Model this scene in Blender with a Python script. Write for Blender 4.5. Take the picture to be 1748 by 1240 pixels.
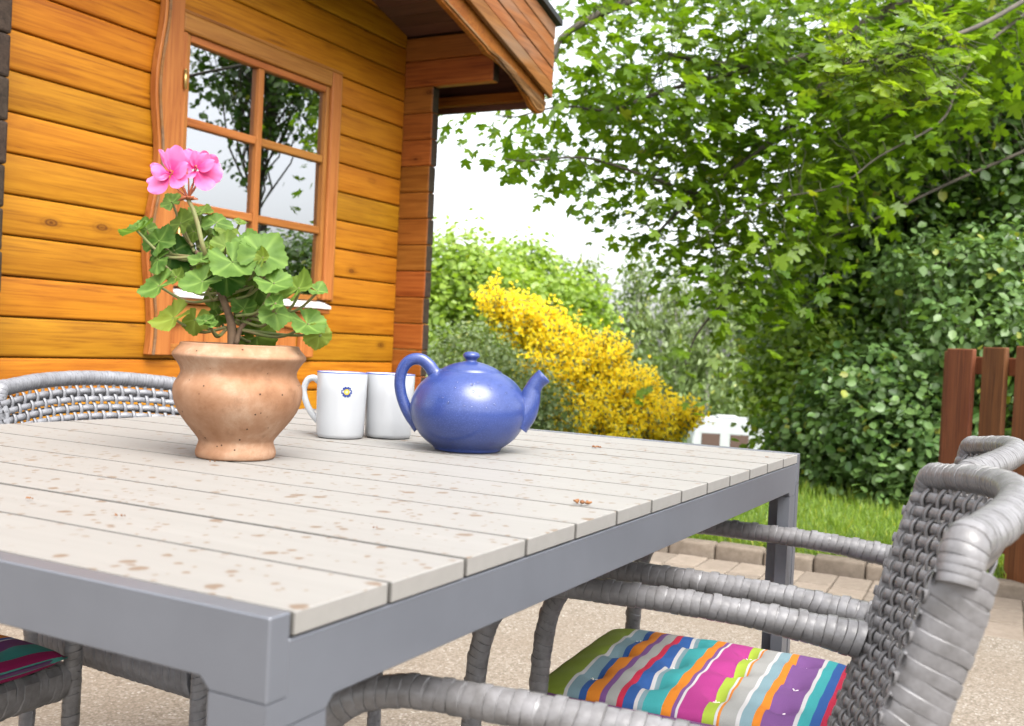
import bpy, bmesh, math, random
import numpy as np
from mathutils import Vector, Matrix
random.seed(7); RS = np.random.RandomState(11)
for o in list(bpy.data.objects): bpy.data.objects.remove(o)
S = bpy.context.scene
COL = S.collection
R = math.radians
# ------------------------------------------------------------------ camera
F_PX, PITCH, ROLL, ZC = 1781.55, -.018709, -.0487, .895      # focal length in pixels of a 1748 x 1240 frame
_f = np.array([0, math.cos(PITCH), math.sin(PITCH)]); _r = np.array([1., 0, 0]); _u = np.cross(_r, _f)
CR = math.cos(ROLL) * _r - math.sin(ROLL) * _u
CU = math.sin(ROLL) * _r + math.cos(ROLL) * _u
CF = _f; CAM = np.array([0, 0, ZC])
cam = bpy.data.cameras.new('camera'); co = bpy.data.objects.new('camera', cam); COL.objects.link(co)
cam.sensor_width = 36; cam.lens = F_PX / 1748 * 36; cam.clip_end = 2000; cam.clip_start = .02
co.matrix_world = Matrix(((CR[0], CU[0], -CF[0], 0), (CR[1], CU[1], -CF[1], 0), (CR[2], CU[2], -CF[2], ZC), (0, 0, 0, 1)))
cam.dof.use_dof = True; cam.dof.focus_distance = 1.45; cam.dof.aperture_fstop = 10
S.camera = co
# ------------------------------------------------------------------ sky, sun, exposure
SUN_EL, SUN_AZ = R(58), R(152)            # bright overcast; the soft sun stands behind the camera, to its right
w = bpy.data.worlds.new('World'); S.world = w; w.use_nodes = True
nt = w.node_tree; nt.nodes.clear()
sky = nt.nodes.new('ShaderNodeTexSky'); sky.sky_type = 'NISHITA'; sky.sun_disc = False
sky.sun_elevation = SUN_EL; sky.sun_rotation = SUN_AZ; sky.dust_density = 4; sky.air_density = 1
hs = nt.nodes.new('ShaderNodeHueSaturation'); hs.inputs['Saturation'].default_value = .22
bg = nt.nodes.new('ShaderNodeBackground'); bg.inputs['Strength'].default_value = .15
ow = nt.nodes.new('ShaderNodeOutputWorld')
nt.links.new(sky.outputs[0], hs.inputs['Color']); nt.links.new(hs.outputs[0], bg.inputs[0]); nt.links.new(bg.outputs[0], ow.inputs[0])
sl = bpy.data.lights.new('sun', 'SUN'); sl.energy = 1.1; sl.angle = R(45); sl.color = (1, .96, .9)
so = bpy.data.objects.new('sun', sl); COL.objects.link(so)
sd = Vector((math.sin(SUN_AZ) * math.cos(SUN_EL), math.cos(SUN_AZ) * math.cos(SUN_EL), math.sin(SUN_EL)))
so.rotation_euler = sd.to_track_quat('Z', 'Y').to_euler(); so.location = sd * 30
S.view_settings.view_transform = 'Standard'; S.view_settings.look = 'None'
S.view_settings.exposure = 1.93; S.view_settings.gamma = 1; S.view_settings.use_curve_mapping = False
S.render.engine = 'CYCLES'
S.cycles.transparent_max_bounces = 12; S.cycles.max_bounces = 8
# ------------------------------------------------------------------ pixels to places
def ray(x, y): return CR * (x - 874) / F_PX - CU * (y - 620) / F_PX + CF
def atz(x, y, z): d = ray(x, y); return CAM + d * ((z - ZC) / d[2])
def atd(x, y, d): r_ = ray(x, y); return CAM + r_ * (d / r_[1])
TYAW = .48803; TU = np.array([math.sin(TYAW), math.cos(TYAW), 0]); TV = np.array([-math.cos(TYAW), math.sin(TYAW), 0])
TN = np.array([-.11504, .5756, 0]); TH = .74
def tuv(u, v, z=0): return TN + TU * u + TV * v + np.array([0, 0, z])
WYAW = .49505; WW = np.array([math.sin(WYAW), math.cos(WYAW), 0]); WN = np.array([math.cos(WYAW), -math.sin(WYAW), 0])
W0 = np.array([-1.79213, 3.25143, 0])
# ------------------------------------------------------------------ object helpers
def prop(o, label=None, cat=None, group=None, kind=None):
    if label: o['label'] = label
    if cat: o['category'] = cat
    if group: o['group'] = group
    if kind: o['kind'] = kind
    return o
def empty(name, loc=(0, 0, 0), rz=0, label=None, cat=None, group=None):
    o = bpy.data.objects.new(name, None); COL.objects.link(o); o.location = loc; o.rotation_euler = (0, 0, rz)
    o.empty_display_size = .05
    return prop(o, label, cat, group)
def link(name, me, mat=None, parent=None, smooth=False):
    if mat and not me.materials: me.materials.append(mat)
    o = bpy.data.objects.new(name, me); COL.objects.link(o); o.parent = parent
    if smooth:
        me.polygons.foreach_set('use_smooth', [True] * len(me.polygons))
    return o
def copy_tree(o, parent=None):
    c = o.copy(); COL.objects.link(c); c.parent = parent
    for ch in list(o.children): copy_tree(ch, c)
    return c
def mesh(verts, faces):
    me = bpy.data.meshes.new('m'); me.from_pydata([tuple(v) for v in verts], [], faces); me.update(); return me
def boxmesh(lo, hi, bevel=0, seg=1):
    bm = bmesh.new(); bmesh.ops.create_cube(bm, size=1)
    for v in bm.verts:
        v.co = Vector([(lo[i] + hi[i]) / 2 + v.co[i] * (hi[i] - lo[i]) for i in range(3)])
    if bevel: bmesh.ops.bevel(bm, geom=bm.edges[:], offset=bevel, segments=seg, affect='EDGES', profile=.5)
    me = bpy.data.meshes.new('m'); bm.to_mesh(me); bm.free(); return me
def box(name, lo, hi, mat, parent=None, bevel=0, seg=1, smooth=False):
    """box between two corners; its origin is moved to its own centre so materials vary from piece to piece"""
    c = [(a + b) / 2 for a, b in zip(lo, hi)]
    me = boxmesh([a - q for a, q in zip(lo, c)], [b - q for b, q in zip(hi, c)], bevel, seg)
    o = link(name, me, mat, parent, smooth); o.location = c; return o
def prism(name, pts, lo, hi, mat, parent=None, axis=1, bevel=0):
    """outline pts (a,b) extruded along axis from lo to hi"""
    def mk(p, d):
        q = [p[0], p[1]]; q.insert(axis, d); return q
    n = len(pts); vs = [mk(p, lo) for p in pts] + [mk(p, hi) for p in pts]
    bm = bmesh.new(); bv = [bm.verts.new(v) for v in vs]
    bm.faces.new(bv[:n]); bm.faces.new(bv[n:][::-1])
    for i in range(n):
        j = (i + 1) % n; bm.faces.new((bv[i], bv[i + n], bv[j + n], bv[j]))
    bmesh.ops.recalc_face_normals(bm, faces=bm.faces[:])
    if bevel: bmesh.ops.bevel(bm, geom=bm.edges[:], offset=bevel, segments=1, affect='EDGES')
    me = bpy.data.meshes.new('m'); bm.to_mesh(me); bm.free()
    return link(name, me, mat, parent)
def lathe(name, prof, mat, parent=None, n=64, closed=False):
    vs, fs = [], []; m = len(prof)
    for r_, z in prof:
        for k in range(n):
            a = 2 * math.pi * k / n; vs.append((r_ * math.cos(a), r_ * math.sin(a), z))
    for i in range(m - 1 + (1 if closed else 0)):
        i2 = (i + 1) % m
        for k in range(n):
            k2 = (k + 1) % n; fs.append((i * n + k, i * n + k2, i2 * n + k2, i2 * n + k))
    me = mesh(vs, fs); bm = bmesh.new(); bm.from_mesh(me); bmesh.ops.remove_doubles(bm, verts=bm.verts[:], dist=1e-5)
    bmesh.ops.recalc_face_normals(bm, faces=bm.faces[:]); bm.to_mesh(me); bm.free()
    return link(name, me, mat, parent, True)
def catmull(P, per=8):
    P = [np.array(p, float) for p in P]; Q = [2 * P[0] - P[1]] + P + [2 * P[-1] - P[-2]]; out = []
    for i in range(1, len(Q) - 2):
        for k in range(per):
            t = k / per; a, b, c, d = Q[i - 1:i + 3]
            out.append(.5 * (2 * b + (c - a) * t + (2 * a - 5 * b + 4 * c - d) * t * t + (3 * b - a - 3 * c + d) * t ** 3))
    out.append(P[-1]); return np.array(out)
def frames(P):
    P = np.asarray(P, float); T = np.gradient(P, axis=0); T /= np.linalg.norm(T, axis=1)[:, None] + 1e-12
    up = np.array([0, 0, 1.]) if abs(T[0][2]) < .9 else np.array([0, 1., 0])
    A = np.zeros_like(P); a = np.cross(T[0], up); a /= np.linalg.norm(a)
    for i in range(len(P)):
        a = a - T[i] * (a @ T[i]); a /= np.linalg.norm(a) + 1e-12; A[i] = a
    return T, A, np.cross(A, T)
class Soup:
    """collects tubes and sheets that form ONE part"""
    def __init__(s): s.v = []; s.f = []; s.n = 0
    def add(s, vs, fs):
        s.v.extend(np.asarray(vs, float).tolist()); s.f.extend([tuple(i + s.n for i in f) for f in fs]); s.n = len(s.v)
    def tube(s, P, rad, n=8, ry=None, caps=True):
        P = np.asarray(P, float); T, A, B = frames(P); m = len(P)
        rad = np.full(m, rad, float) if np.isscalar(rad) else np.asarray(rad, float)
        ry = rad if ry is None else (np.full(m, ry, float) if np.isscalar(ry) else np.asarray(ry, float))
        ang = 2 * np.pi * np.arange(n) / n
        vs = (P[:, None] + A[:, None] * (rad[:, None] * np.cos(ang))[..., None] + B[:, None] * (ry[:, None] * np.sin(ang))[..., None]).reshape(-1, 3)
        fs = [(i * n + k, i * n + (k + 1) % n, (i + 1) * n + (k + 1) % n, (i + 1) * n + k) for i in range(m - 1) for k in range(n)]
        if caps: fs += [tuple(range(n))[::-1], tuple((m - 1) * n + k for k in range(n))]
        s.add(vs, fs)
    def wrapped(s, P, rx, ry=None, band=.0105, n=12, strap=False, taper=None, slant=.25):
        """a cane tube wound with flat bands: every band a proud ring with its own lift and slant"""
        P = np.asarray(P, float); seg = np.linalg.norm(np.diff(P, axis=0), axis=1); L = np.concatenate([[0], np.cumsum(seg)])
        nb = max(3, int(L[-1] / band)); ts, mul, bi = [], [], []
        for b in range(nb):
            k = 1 + random.uniform(-.025, .03)
            for q, m_ in ((.0, .94), (.05, .99), (.35, 1.002), (.7, 1.0), (.95, .982), (.995, .94)):
                ts.append((b + q) / nb * L[-1]); mul.append(m_ * k); bi.append(b)
        C = np.stack([np.interp(ts, L, P[:, i]) for i in range(3)], 1); T, A, B = frames(C); m = len(C)
        ry = rx if ry is None else ry; ang = 2 * np.pi * np.arange(n) / n; vs = []
        jit = [random.uniform(-1, 1) for _ in range(nb)]
        for i in range(m):
            k = 1 if taper is None else np.interp(ts[i] / L[-1], taper[0], taper[1])
            for q, a in enumerate(ang):
                mm = mul[i]
                if strap and q in (int(n * .25), int(n * .25) + 1): mm *= 1.06 if bi[i] % 3 == 0 else .965
                sh = band * (slant * math.cos(a + 1.2) + .18 * jit[bi[i]] * math.sin(2 * a))
                vs.append(C[i] + A[i] * rx * k * mm * math.cos(a) + B[i] * ry * k * mm * math.sin(a) + T[i] * sh)
        fs = [(i * n + k, i * n + (k + 1) % n, (i + 1) * n + (k + 1) % n, (i + 1) * n + k) for i in range(m - 1) for k in range(n)]
        fs += [tuple(range(n))[::-1], tuple((m - 1) * n + k for k in range(n))]
        s.add(vs, fs)
    def build(s, name, mat, parent=None, smooth=True, kind=None, sharp=None):
        me = bpy.data.meshes.new('m'); me.from_pydata(s.v, [], s.f); me.update()
        o = link(name, me, mat, parent, smooth)
        if sharp: me.set_sharp_from_angle(angle=R(sharp))
        if kind: o['kind'] = kind
        return o
def cloud(name, tpl, faces, pos, nrm, tip, size, col, mat, parent=None, kind=None, bend=None):
    """many small faces (leaves, petals, blades) as one mesh; col = (n,3) point colour"""
    pos = np.asarray(pos, float); n = len(pos); nrm = np.asarray(nrm, float); tip = np.asarray(tip, float)
    nrm = nrm / (np.linalg.norm(nrm, axis=1)[:, None] + 1e-9)
    y = tip - nrm * np.sum(tip * nrm, 1)[:, None]; y /= np.linalg.norm(y, axis=1)[:, None] + 1e-9
    x = np.cross(y, nrm); tpl = np.asarray(tpl, float); k = len(tpl); size = np.broadcast_to(size, (n,))
    V = pos[:, None] + size[:, None, None] * (tpl[None, :, 0:1] * x[:, None] + tpl[None, :, 1:2] * y[:, None] + tpl[None, :, 2:3] * nrm[:, None])
    V = V.reshape(-1, 3)
    fl = [list(f) for f in faces]; ls = np.array([len(f) for f in fl]); flat = np.concatenate([np.array(f) for f in fl])
    idx = (flat[None] + (np.arange(n) * k)[:, None]).ravel(); tot = np.tile(ls, n); st = np.concatenate([[0], np.cumsum(tot)[:-1]])
    me = bpy.data.meshes.new('m'); me.vertices.add(len(V)); me.vertices.foreach_set('co', V.ravel())
    me.loops.add(len(idx)); me.loops.foreach_set('vertex_index', idx.astype(np.int32))
    me.polygons.add(len(tot)); me.polygons.foreach_set('loop_start', st.astype(np.int32)); me.polygons.foreach_set('loop_total', tot.astype(np.int32))
    me.update(calc_edges=True)
    ca = me.color_attributes.new('Col', 'FLOAT_COLOR', 'POINT')
    c4 = np.ones((n, k, 4)); c4[:, :, :3] = np.asarray(col)[:, None, :]; ca.data.foreach_set('color', c4.ravel())
    o = link(name, me, mat, parent)
    if kind: o['kind'] = kind
    return o
def unit(n):
    v = RS.normal(size=(n, 3)); return v / np.linalg.norm(v, axis=1)[:, None]
# ------------------------------------------------------------------ material helpers
def nmat(name, rough=.5, spec=.5):
    m = bpy.data.materials.new(name); m.use_nodes = True; t = m.node_tree
    b = t.nodes['Principled BSDF']; b.inputs['Roughness'].default_value = rough; b.inputs['Specular IOR Level'].default_value = spec
    return m, t, b
def nd(t, ty, **kw):
    n = t.nodes.new('ShaderNode' + ty)
    for k, v in kw.items():
        if k in n.inputs.keys() if hasattr(n.inputs, 'keys') else False:
            if isinstance(v, bpy.types.NodeSocket): t.links.new(v, n.inputs[k])
            else: n.inputs[k].default_value = v
        else: setattr(n, k, v)
    return n
def mapping(t, scale, rnd=0, src='Object', loc=None):
    tc = nd(t, 'TexCoord'); mp = nd(t, 'Mapping'); t.links.new(tc.outputs[src], mp.inputs['Vector']); mp.inputs['Scale'].default_value = scale
    if loc: mp.inputs['Location'].default_value = loc
    out = mp.outputs[0]
    if rnd:
        oi = nd(t, 'ObjectInfo'); ml = nd(t, 'VectorMath', operation='SCALE'); ml.inputs[0].default_value = (rnd, rnd * .7, rnd * 1.3)
        t.links.new(oi.outputs['Random'], ml.inputs['Scale']); ad = nd(t, 'VectorMath', operation='ADD')
        t.links.new(out, ad.inputs[0]); t.links.new(ml.outputs[0], ad.inputs[1]); out = ad.outputs[0]
    return out
def noise(t, vec, scale, detail=4, rough=.55, dist=0):
    n = nd(t, 'TexNoise'); t.links.new(vec, n.inputs['Vector'])
    n.inputs['Scale'].default_value = scale; n.inputs['Detail'].default_value = detail; n.inputs['Roughness'].default_value = rough; n.inputs['Distortion'].default_value = dist
    return n.outputs['Fac']
def ramp(t, fac, stops, interp='LINEAR'):
    r_ = nd(t, 'ValToRGB'); t.links.new(fac, r_.inputs[0]); e = r_.color_ramp; e.interpolation = interp
    while len(e.elements) < len(stops): e.elements.new(.5)
    for q, (p, c) in zip(e.elements, stops):
        q.position = p; q.color = (*c, 1) if not np.isscalar(c) else (c, c, c, 1)
    return r_.outputs[0]
def mix(t, fac, a, b, mode='MIX'):
    m = nd(t, 'Mix', data_type='RGBA', blend_type=mode)
    for sock, v in ((m.inputs[0], fac), (m.inputs[6], a), (m.inputs[7], b)):
        if isinstance(v, bpy.types.NodeSocket): t.links.new(v, sock)
        elif np.isscalar(v): sock.default_value = v
        else: sock.default_value = (*v, 1)
    return m.outputs[2]
def mth(t, op, a, b=None, clamp=False):
    m = nd(t, 'Math', operation=op); m.use_clamp = clamp
    for i, v in enumerate((a, b)):
        if v is None: continue
        if isinstance(v, bpy.types.NodeSocket): t.links.new(v, m.inputs[i])
        else: m.inputs[i].default_value = v
    return m.outputs[0]
def bump(t, b, h, strength=.3, dist=.002):
    n = nd(t, 'Bump'); n.inputs['Strength'].default_value = strength; n.inputs['Distance'].default_value = dist
    t.links.new(h, n.inputs['Height']); t.links.new(n.outputs[0], b.inputs['Normal'])
def setc(t, b, c):
    if isinstance(c, bpy.types.NodeSocket): t.links.new(c, b.inputs['Base Color'])
    else: b.inputs['Base Color'].default_value = (*c, 1)
M = {}
def wood(name, c_dark, c_mid, c_light, along=0, grey=0, rough=.45, knots=True, var=.22):
    """varnished softwood: grain along the given local axis, knots, and stain that differs from board to board"""
    m, t, b = nmat(name, rough, .22); sc = [44, 44, 44]; sc[along] = 1.5
    v = mapping(t, sc, 37); g = noise(t, v, 1.6, 6, .62, 1.1)
    col = ramp(t, g, [(.26, c_dark), (.42, c_mid), (.60, c_light), (.8, c_mid)])
    sc2 = [5, 5, 5]; sc2[along] = 1.1
    v2 = mapping(t, sc2, 53); p = noise(t, v2, 1.3, 3, .6)
    fl_ = noise(t, mapping(t, [q * 3.2 if i_ != along else 1.1 for i_, q in enumerate(sc)], 19), 1.5, 4, .7, .4)
    col = mix(t, ramp(t, fl_, [(.30, .75), (.42, 0)]), col, mix(t, 1, col, (.45, .32, .25), 'MULTIPLY'))
    col = mix(t, ramp(t, p, [(.36, .5), (.55, 0)]), col, mix(t, 1, col, (.66, .52, .45), 'MULTIPLY'))
    hgt = g
    if knots:
        sk = [7.5, 7.5, 7.5]; sk[along] = 3.6; sk[1] = sk[1] if along == 1 else .05
        v3 = mapping(t, sk, 71); vo = nd(t, 'TexVoronoi'); t.links.new(v3, vo.inputs['Vector']); vo.inputs['Scale'].default_value = 1; vo.inputs['Randomness'].default_value = 1
        sep = nd(t, 'SeparateColor'); t.links.new(vo.outputs['Color'], sep.inputs[0])
        on = mth(t, 'GREATER_THAN', sep.outputs[0], .55)
        d = vo.outputs['Distance']; ring = mth(t, 'SINE', mth(t, 'MULTIPLY', d, 95))
        k = ramp(t, d, [(.03, 1), (.075, .85), (.12, .35), (.22, 0)])
        k = mth(t, 'MULTIPLY', mth(t, 'MULTIPLY', k, on), mth(t, 'ADD', mth(t, 'MULTIPLY', ring, .25), .75), True)
        col = mix(t, k, col, mix(t, 1, col, (.2, .1, .06), 'MULTIPLY'))
    oi = nd(t, 'ObjectInfo'); hv = nd(t, 'HueSaturation'); t.links.new(col, hv.inputs['Color'])
    t.links.new(mth(t, 'ADD', mth(t, 'MULTIPLY', oi.outputs['Random'], var), 1 - var / 2), hv.inputs['Value'])
    t.links.new(mth(t, 'ADD', mth(t, 'MULTIPLY', oi.outputs['Random'], -.02), .508), hv.inputs['Hue'])
    col = hv.outputs[0]
    if grey: col = mix(t, mth(t, 'MULTIPLY', ramp(t, p, [(.4, 0), (.65, 1)]), grey), col, (.12, .105, .095))
    setc(t, b, col); bump(t, b, hgt, .35, .0015)
    t.links.new(mth(t, 'ADD', mth(t, 'MULTIPLY', g, .3), rough - .15), b.inputs['Roughness'])
    M[name] = m
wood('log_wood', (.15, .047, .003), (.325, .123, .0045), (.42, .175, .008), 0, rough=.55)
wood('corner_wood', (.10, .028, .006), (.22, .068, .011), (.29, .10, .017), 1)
wood('trim_wood', (.17, .055, .012), (.31, .115, .025), (.38, .155, .036), 2, knots=False)
wood('trim_wood_flat', (.17, .055, .012), (.31, .115, .025), (.38, .155, .036), 0, knots=False)
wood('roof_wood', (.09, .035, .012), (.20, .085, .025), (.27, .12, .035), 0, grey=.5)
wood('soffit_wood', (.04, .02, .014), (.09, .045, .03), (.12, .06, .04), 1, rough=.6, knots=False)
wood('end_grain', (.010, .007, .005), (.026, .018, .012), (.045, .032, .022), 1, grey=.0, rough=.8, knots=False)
wood('fence_wood', (.04, .015, .007), (.105, .04, .015), (.15, .06, .022), 2, rough=.6, knots=True)
def plain(name, c, rough=.5, metal=0, spec=.5, nz=None, bmp=0, coat=0):
    m, t, b = nmat(name, rough, spec); b.inputs['Metallic'].default_value = metal; b.inputs['Coat Weight'].default_value = coat
    if nz:
        v = mapping(t, (1, 1, 1), 9); g = noise(t, v, nz[0], 5, .6); setc(t, b, mix(t, ramp(t, g, [(.35, 0), (.65, 1)]), c, nz[1]))
        if bmp: bump(t, b, noise(t, v, nz[0] * 6, 3), bmp, .001)
    else: setc(t, b, c)
    M[name] = m; return m
plain('cane', (.17, .166, .17), .33, nz=(60, (.11, .106, .106)), bmp=.25)
plain('cane_lit', (.185, .187, .20), .36, nz=(60, (.13, .13, .14)), bmp=.25)  # same cane, with the paler light on the far chair put into its colour
plain('alu', (.14, .148, .168), .38, .3, nz=(9, (.125, .132, .15)), bmp=.03)
plain('sill_paint', (.75, .75, .76), .35, nz=(30, (.62, .6, .56)))
plain('brass', (.55, .38, .14), .35, .9)
plain('black_rubber', (.02, .02, .022), .6)
plain('mug_glaze', (.36, .37, .385), .12, coat=.2)
plain('mug_blue', (.05, .075, .27), .2)
plain('motif_blue', (.010, .028, .16), .3); plain('motif_yellow', (.42, .30, .01), .3); plain('motif_cream', (.42, .40, .26), .3)
plain('soil', (.035, .022, .014), .95, nz=(90, (.09, .06, .04)), bmp=.8)
plain('room_wood', (.25, .12, .04), .6, nz=(5, (.18, .08, .025)))
plain('white_frame', (.7, .7, .68), .4)
plain('caravan_white', (.36, .37, .38), .35); plain('caravan_window', (.09, .055, .05), .15); plain('caravan_trim', (.35, .36, .38), .4)
plain('bark', (.085, .07, .05), .85, nz=(18, (.04, .034, .026)), bmp=.6)
plain('bark_light', (.115, .10, .078), .85, nz=(18, (.06, .052, .04)), bmp=.6)
plain('birch_bark', (.55, .53, .49), .7, nz=(5, (.2, .18, .16)))
plain('twig', (.06, .065, .03), .8)
plain('dry_bloom', (.24, .10, .03), .8, nz=(200, (.10, .04, .015)))
plain('piping', (.10, .03, .10), .8)
plain('thread', (.75, .72, .68), .7)
# ---- teapot glaze: blue stoneware with speckle
m, t, b = nmat('teapot_glaze', .3, .5); v = mapping(t, (1, 1, 1)); b.inputs['Coat Weight'].default_value = .25; b.inputs['Coat Roughness'].default_value = .2
g = noise(t, v, 900, 2, .7); g2 = noise(t, v, 18, 3)
setc(t, b, mix(t, ramp(t, g, [(.52, 0), (.66, 1)]), mix(t, g2, (.014, .030, .13), (.022, .042, .17)), (.055, .085, .26)))
bump(t, b, g, .06, .0005); M['teapot_glaze'] = m
# ---- terracotta
m, t, b = nmat('terracotta', .8, .25); v = mapping(t, (1, 1, 1)); g = noise(t, v, 17, 7, .68, .15); g2 = noise(t, v, 45, 4, .7); g3 = noise(t, mapping(t, (1, 1, .25)), 60, 3)
c = ramp(t, g, [(.28, (.17, .078, .038)), (.42, (.235, .118, .062)), (.55, (.28, .155, .09)), (.68, (.35, .23, .152)), (.8, (.38, .275, .20))])
c = mix(t, ramp(t, g2, [(.58, 0), (.74, .42)]), c, (.12, .06, .032))
vo = nd(t, 'TexVoronoi'); t.links.new(v, vo.inputs['Vector']); vo.inputs['Scale'].default_value = 190
sp = nd(t, 'SeparateColor'); t.links.new(vo.outputs['Color'], sp.inputs[0])
pit = mth(t, 'MULTIPLY', mth(t, 'LESS_THAN', vo.outputs['Distance'], .22), mth(t, 'GREATER_THAN', sp.outputs[0], .93))
c = mix(t, pit, c, (.05, .025, .015)); setc(t, b, c); bump(t, b, mth(t, 'ADD', g2, g3), .25, .001); M['terracotta'] = m
# ---- table boards: pale composite with rain spots
plain('board_edge', (.085, .08, .072), .8)
m, t, b = nmat('board', .55, .35); v = mapping(t, (1, 1, 1), 3)
g = noise(t, mapping(t, (40, 2.2, 40), 11), 2, 5, .6); g2 = noise(t, v, 6, 3)
c = mix(t, g, (.182, .174, .161), (.243, .233, .217)); c = mix(t, ramp(t, g2, [(.35, 0), (.7, .5)]), c, (.205, .195, .18))
wv = mapping(t, (1, 1, 1), 3); wo = nd(t, 'TexNoise'); t.links.new(wv, wo.inputs['Vector']); wo.inputs['Scale'].default_value = 90
sc = nd(t, 'VectorMath', operation='SCALE'); t.links.new(wo.outputs['Color'], sc.inputs[0]); sc.inputs['Scale'].default_value = .008
ad = nd(t, 'VectorMath', operation='ADD'); t.links.new(wv, ad.inputs[0]); t.links.new(sc.outputs[0], ad.inputs[1])
tot = None
for scale, thr, rmax in ((44, .28, .33), (95, .25, .36)):
    vo = nd(t, 'TexVoronoi'); t.links.new(ad.outputs[0], vo.inputs['Vector']); vo.inputs['Scale'].default_value = scale
    sp = nd(t, 'SeparateColor'); t.links.new(vo.outputs['Color'], sp.inputs[0])
    on = mth(t, 'GREATER_THAN', sp.outputs[0], thr); rr = mth(t, 'MULTIPLY', sp.outputs[1], rmax)
    s_ = mth(t, 'MULTIPLY', mth(t, 'MULTIPLY', mth(t, 'SUBTRACT', rr, vo.outputs['Distance']), 14, True), on)
    tot = s_ if tot is None else mth(t, 'MAXIMUM', tot, s_)
dens = ramp(t, noise(t, v, 5.5, 2), [(.32, 0), (.45, 1)]); tot = mth(t, 'MULTIPLY', tot, dens); tn = nd(t, 'TexCoord'); sn = nd(t, 'SeparateXYZ'); t.links.new(tn.outputs['Normal'], sn.inputs[0]); tot = mth(t, 'MULTIPLY', tot, mth(t, 'GREATER_THAN', sn.outputs[2], .6))
c = mix(t, mth(t, 'MULTIPLY', tot, .72), c, (.12, .07, .035)); setc(t, b, c)
bump(t, b, g, .2, .0008); M['board'] = m
# ---- ground materials
m, t, b = nmat('aggregate', .85, .3); v = mapping(t, (1, 1, 1)); vo = nd(t, 'TexVoronoi'); t.links.new(v, vo.inputs['Vector']); vo.inputs['Scale'].default_value = 180
sp = nd(t, 'SeparateColor'); t.links.new(vo.outputs['Color'], sp.inputs[0])
c = ramp(t, sp.outputs[0], [(0, (.115, .095, .07)), (.35, (.18, .152, .12)), (.7, (.23, .20, .163)), (.95, (.28, .25, .21)), (1, (.42, .40, .36))])
c = mix(t, ramp(t, noise(t, v, 2.5, 5), [(.35, 0), (.7, .6)]), c, (.18, .145, .11)); c = mix(t, .35, c, mix(t, 1, c, ramp(t, vo.outputs['Distance'], [(.2, 1.), (.7, .4)]), 'MULTIPLY'))
setc(t, b, c); bump(t, b, vo.outputs['Distance'], -.5, .004); M['aggregate'] = m
def stone(name, a, bb):
    m, t, b = nmat(name, .85, .3); v = mapping(t, (1, 1, 1), 23); oi = nd(t, 'ObjectInfo')
    c = mix(t, ramp(t, noise(t, v, 30, 6, .7), [(.3, 0), (.7, 1)]), a, bb); hv = nd(t, 'HueSaturation'); t.links.new(c, hv.inputs['Color'])
    t.links.new(mth(t, 'ADD', mth(t, 'MULTIPLY', oi.outputs['Random'], .35), .82), hv.inputs['Value']); setc(t, b, hv.outputs[0])
    bump(t, b, noise(t, v, 160, 4, .7), .5, .002); M[name] = m
stone('paver', (.15, .122, .095), (.215, .18, .145)); stone('kerb_stone', (.10, .08, .06), (.17, .14, .11))
plain('joint_sand', (.13, .10, .07), .95, nz=(60, (.09, .075, .05)), bmp=.5)
m, t, b = nmat('lawn', .9, .2); v = mapping(t, (1, 1, 1))
c = mix(t, ramp(t, noise(t, v, 1.2, 5), [(.35, 0), (.65, 1)]), (.055, .11, .018), (.10, .16, .03)); c = mix(t, ramp(t, noise(t, v, 30, 4), [(.5, 0), (.75, .6)]), c, (.12, .11, .05))
setc(t, b, c); bump(t, b, noise(t, v, 60, 4), .8, .02); M['lawn'] = m
def leafmat(name, a, bb, trans=.4, rough=.4, spec=.45, tint=(1.25, 1.3, .5)):
    """thin leaf: reflects, and lets part of the light through in a yellower green"""
    m, t, b = nmat(name, rough, spec); at = nd(t, 'Attribute', attribute_name='Col'); sp = nd(t, 'SeparateColor'); t.links.new(at.outputs['Color'], sp.inputs[0])
    c = mix(t, sp.outputs[0], a, bb); c = mix(t, sp.outputs[2], c, (.42, .40, .05)); setc(t, b, c)
    tr = nd(t, 'BsdfTranslucent'); t.links.new(mix(t, 1, c, tint, 'MULTIPLY'), tr.inputs[0])
    ms = nd(t, 'MixShader'); ms.inputs[0].default_value = trans; out = t.nodes['Material Output']
    t.links.new(b.outputs[0], ms.inputs[1]); t.links.new(tr.outputs[0], ms.inputs[2]); t.links.new(ms.outputs[0], out.inputs[0]); M[name] = m
leafmat('maple_leaf', (.055, .125, .008), (.19, .29, .018), .5)
leafmat('dark_leaf', (.028, .068, .012), (.08, .15, .02), .35)
leafmat('shrub_leaf', (.04, .095, .024), (.15, .245, .07), .3)
leafmat('light_leaf', (.15, .25, .03), (.33, .44, .085), .45)
leafmat('grey_leaf', (.11, .17, .06), (.25, .31, .13), .3)
leafmat('birch_leaf', (.10, .15, .05), (.22, .28, .11), .35)
leafmat('broom_flower', (.90, .68, .006), (.96, .84, .03), .5, .5, .3, (1.1, 1.0, .4))
leafmat('grass_blade', (.10, .18, .02), (.24, .33, .045), .4)
leafmat('geranium_leaf', (.020, .07, .004), (.17, .275, .06), .38, .6, .2, (1.3, 1.35, .4))
leafmat('petal', (.56, .03, .19), (.74, .21, .44), .35, .5, .3, (1.1, .6, .9))
plain('stalk', (.13, .17, .045), .6, nz=(60, (.16, .12, .05))); plain('stem_brown', (.10, .06, .035), .8, nz=(80, (.16, .10, .06)), bmp=.4)
plain('bract', (.30, .09, .035), .7)
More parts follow.
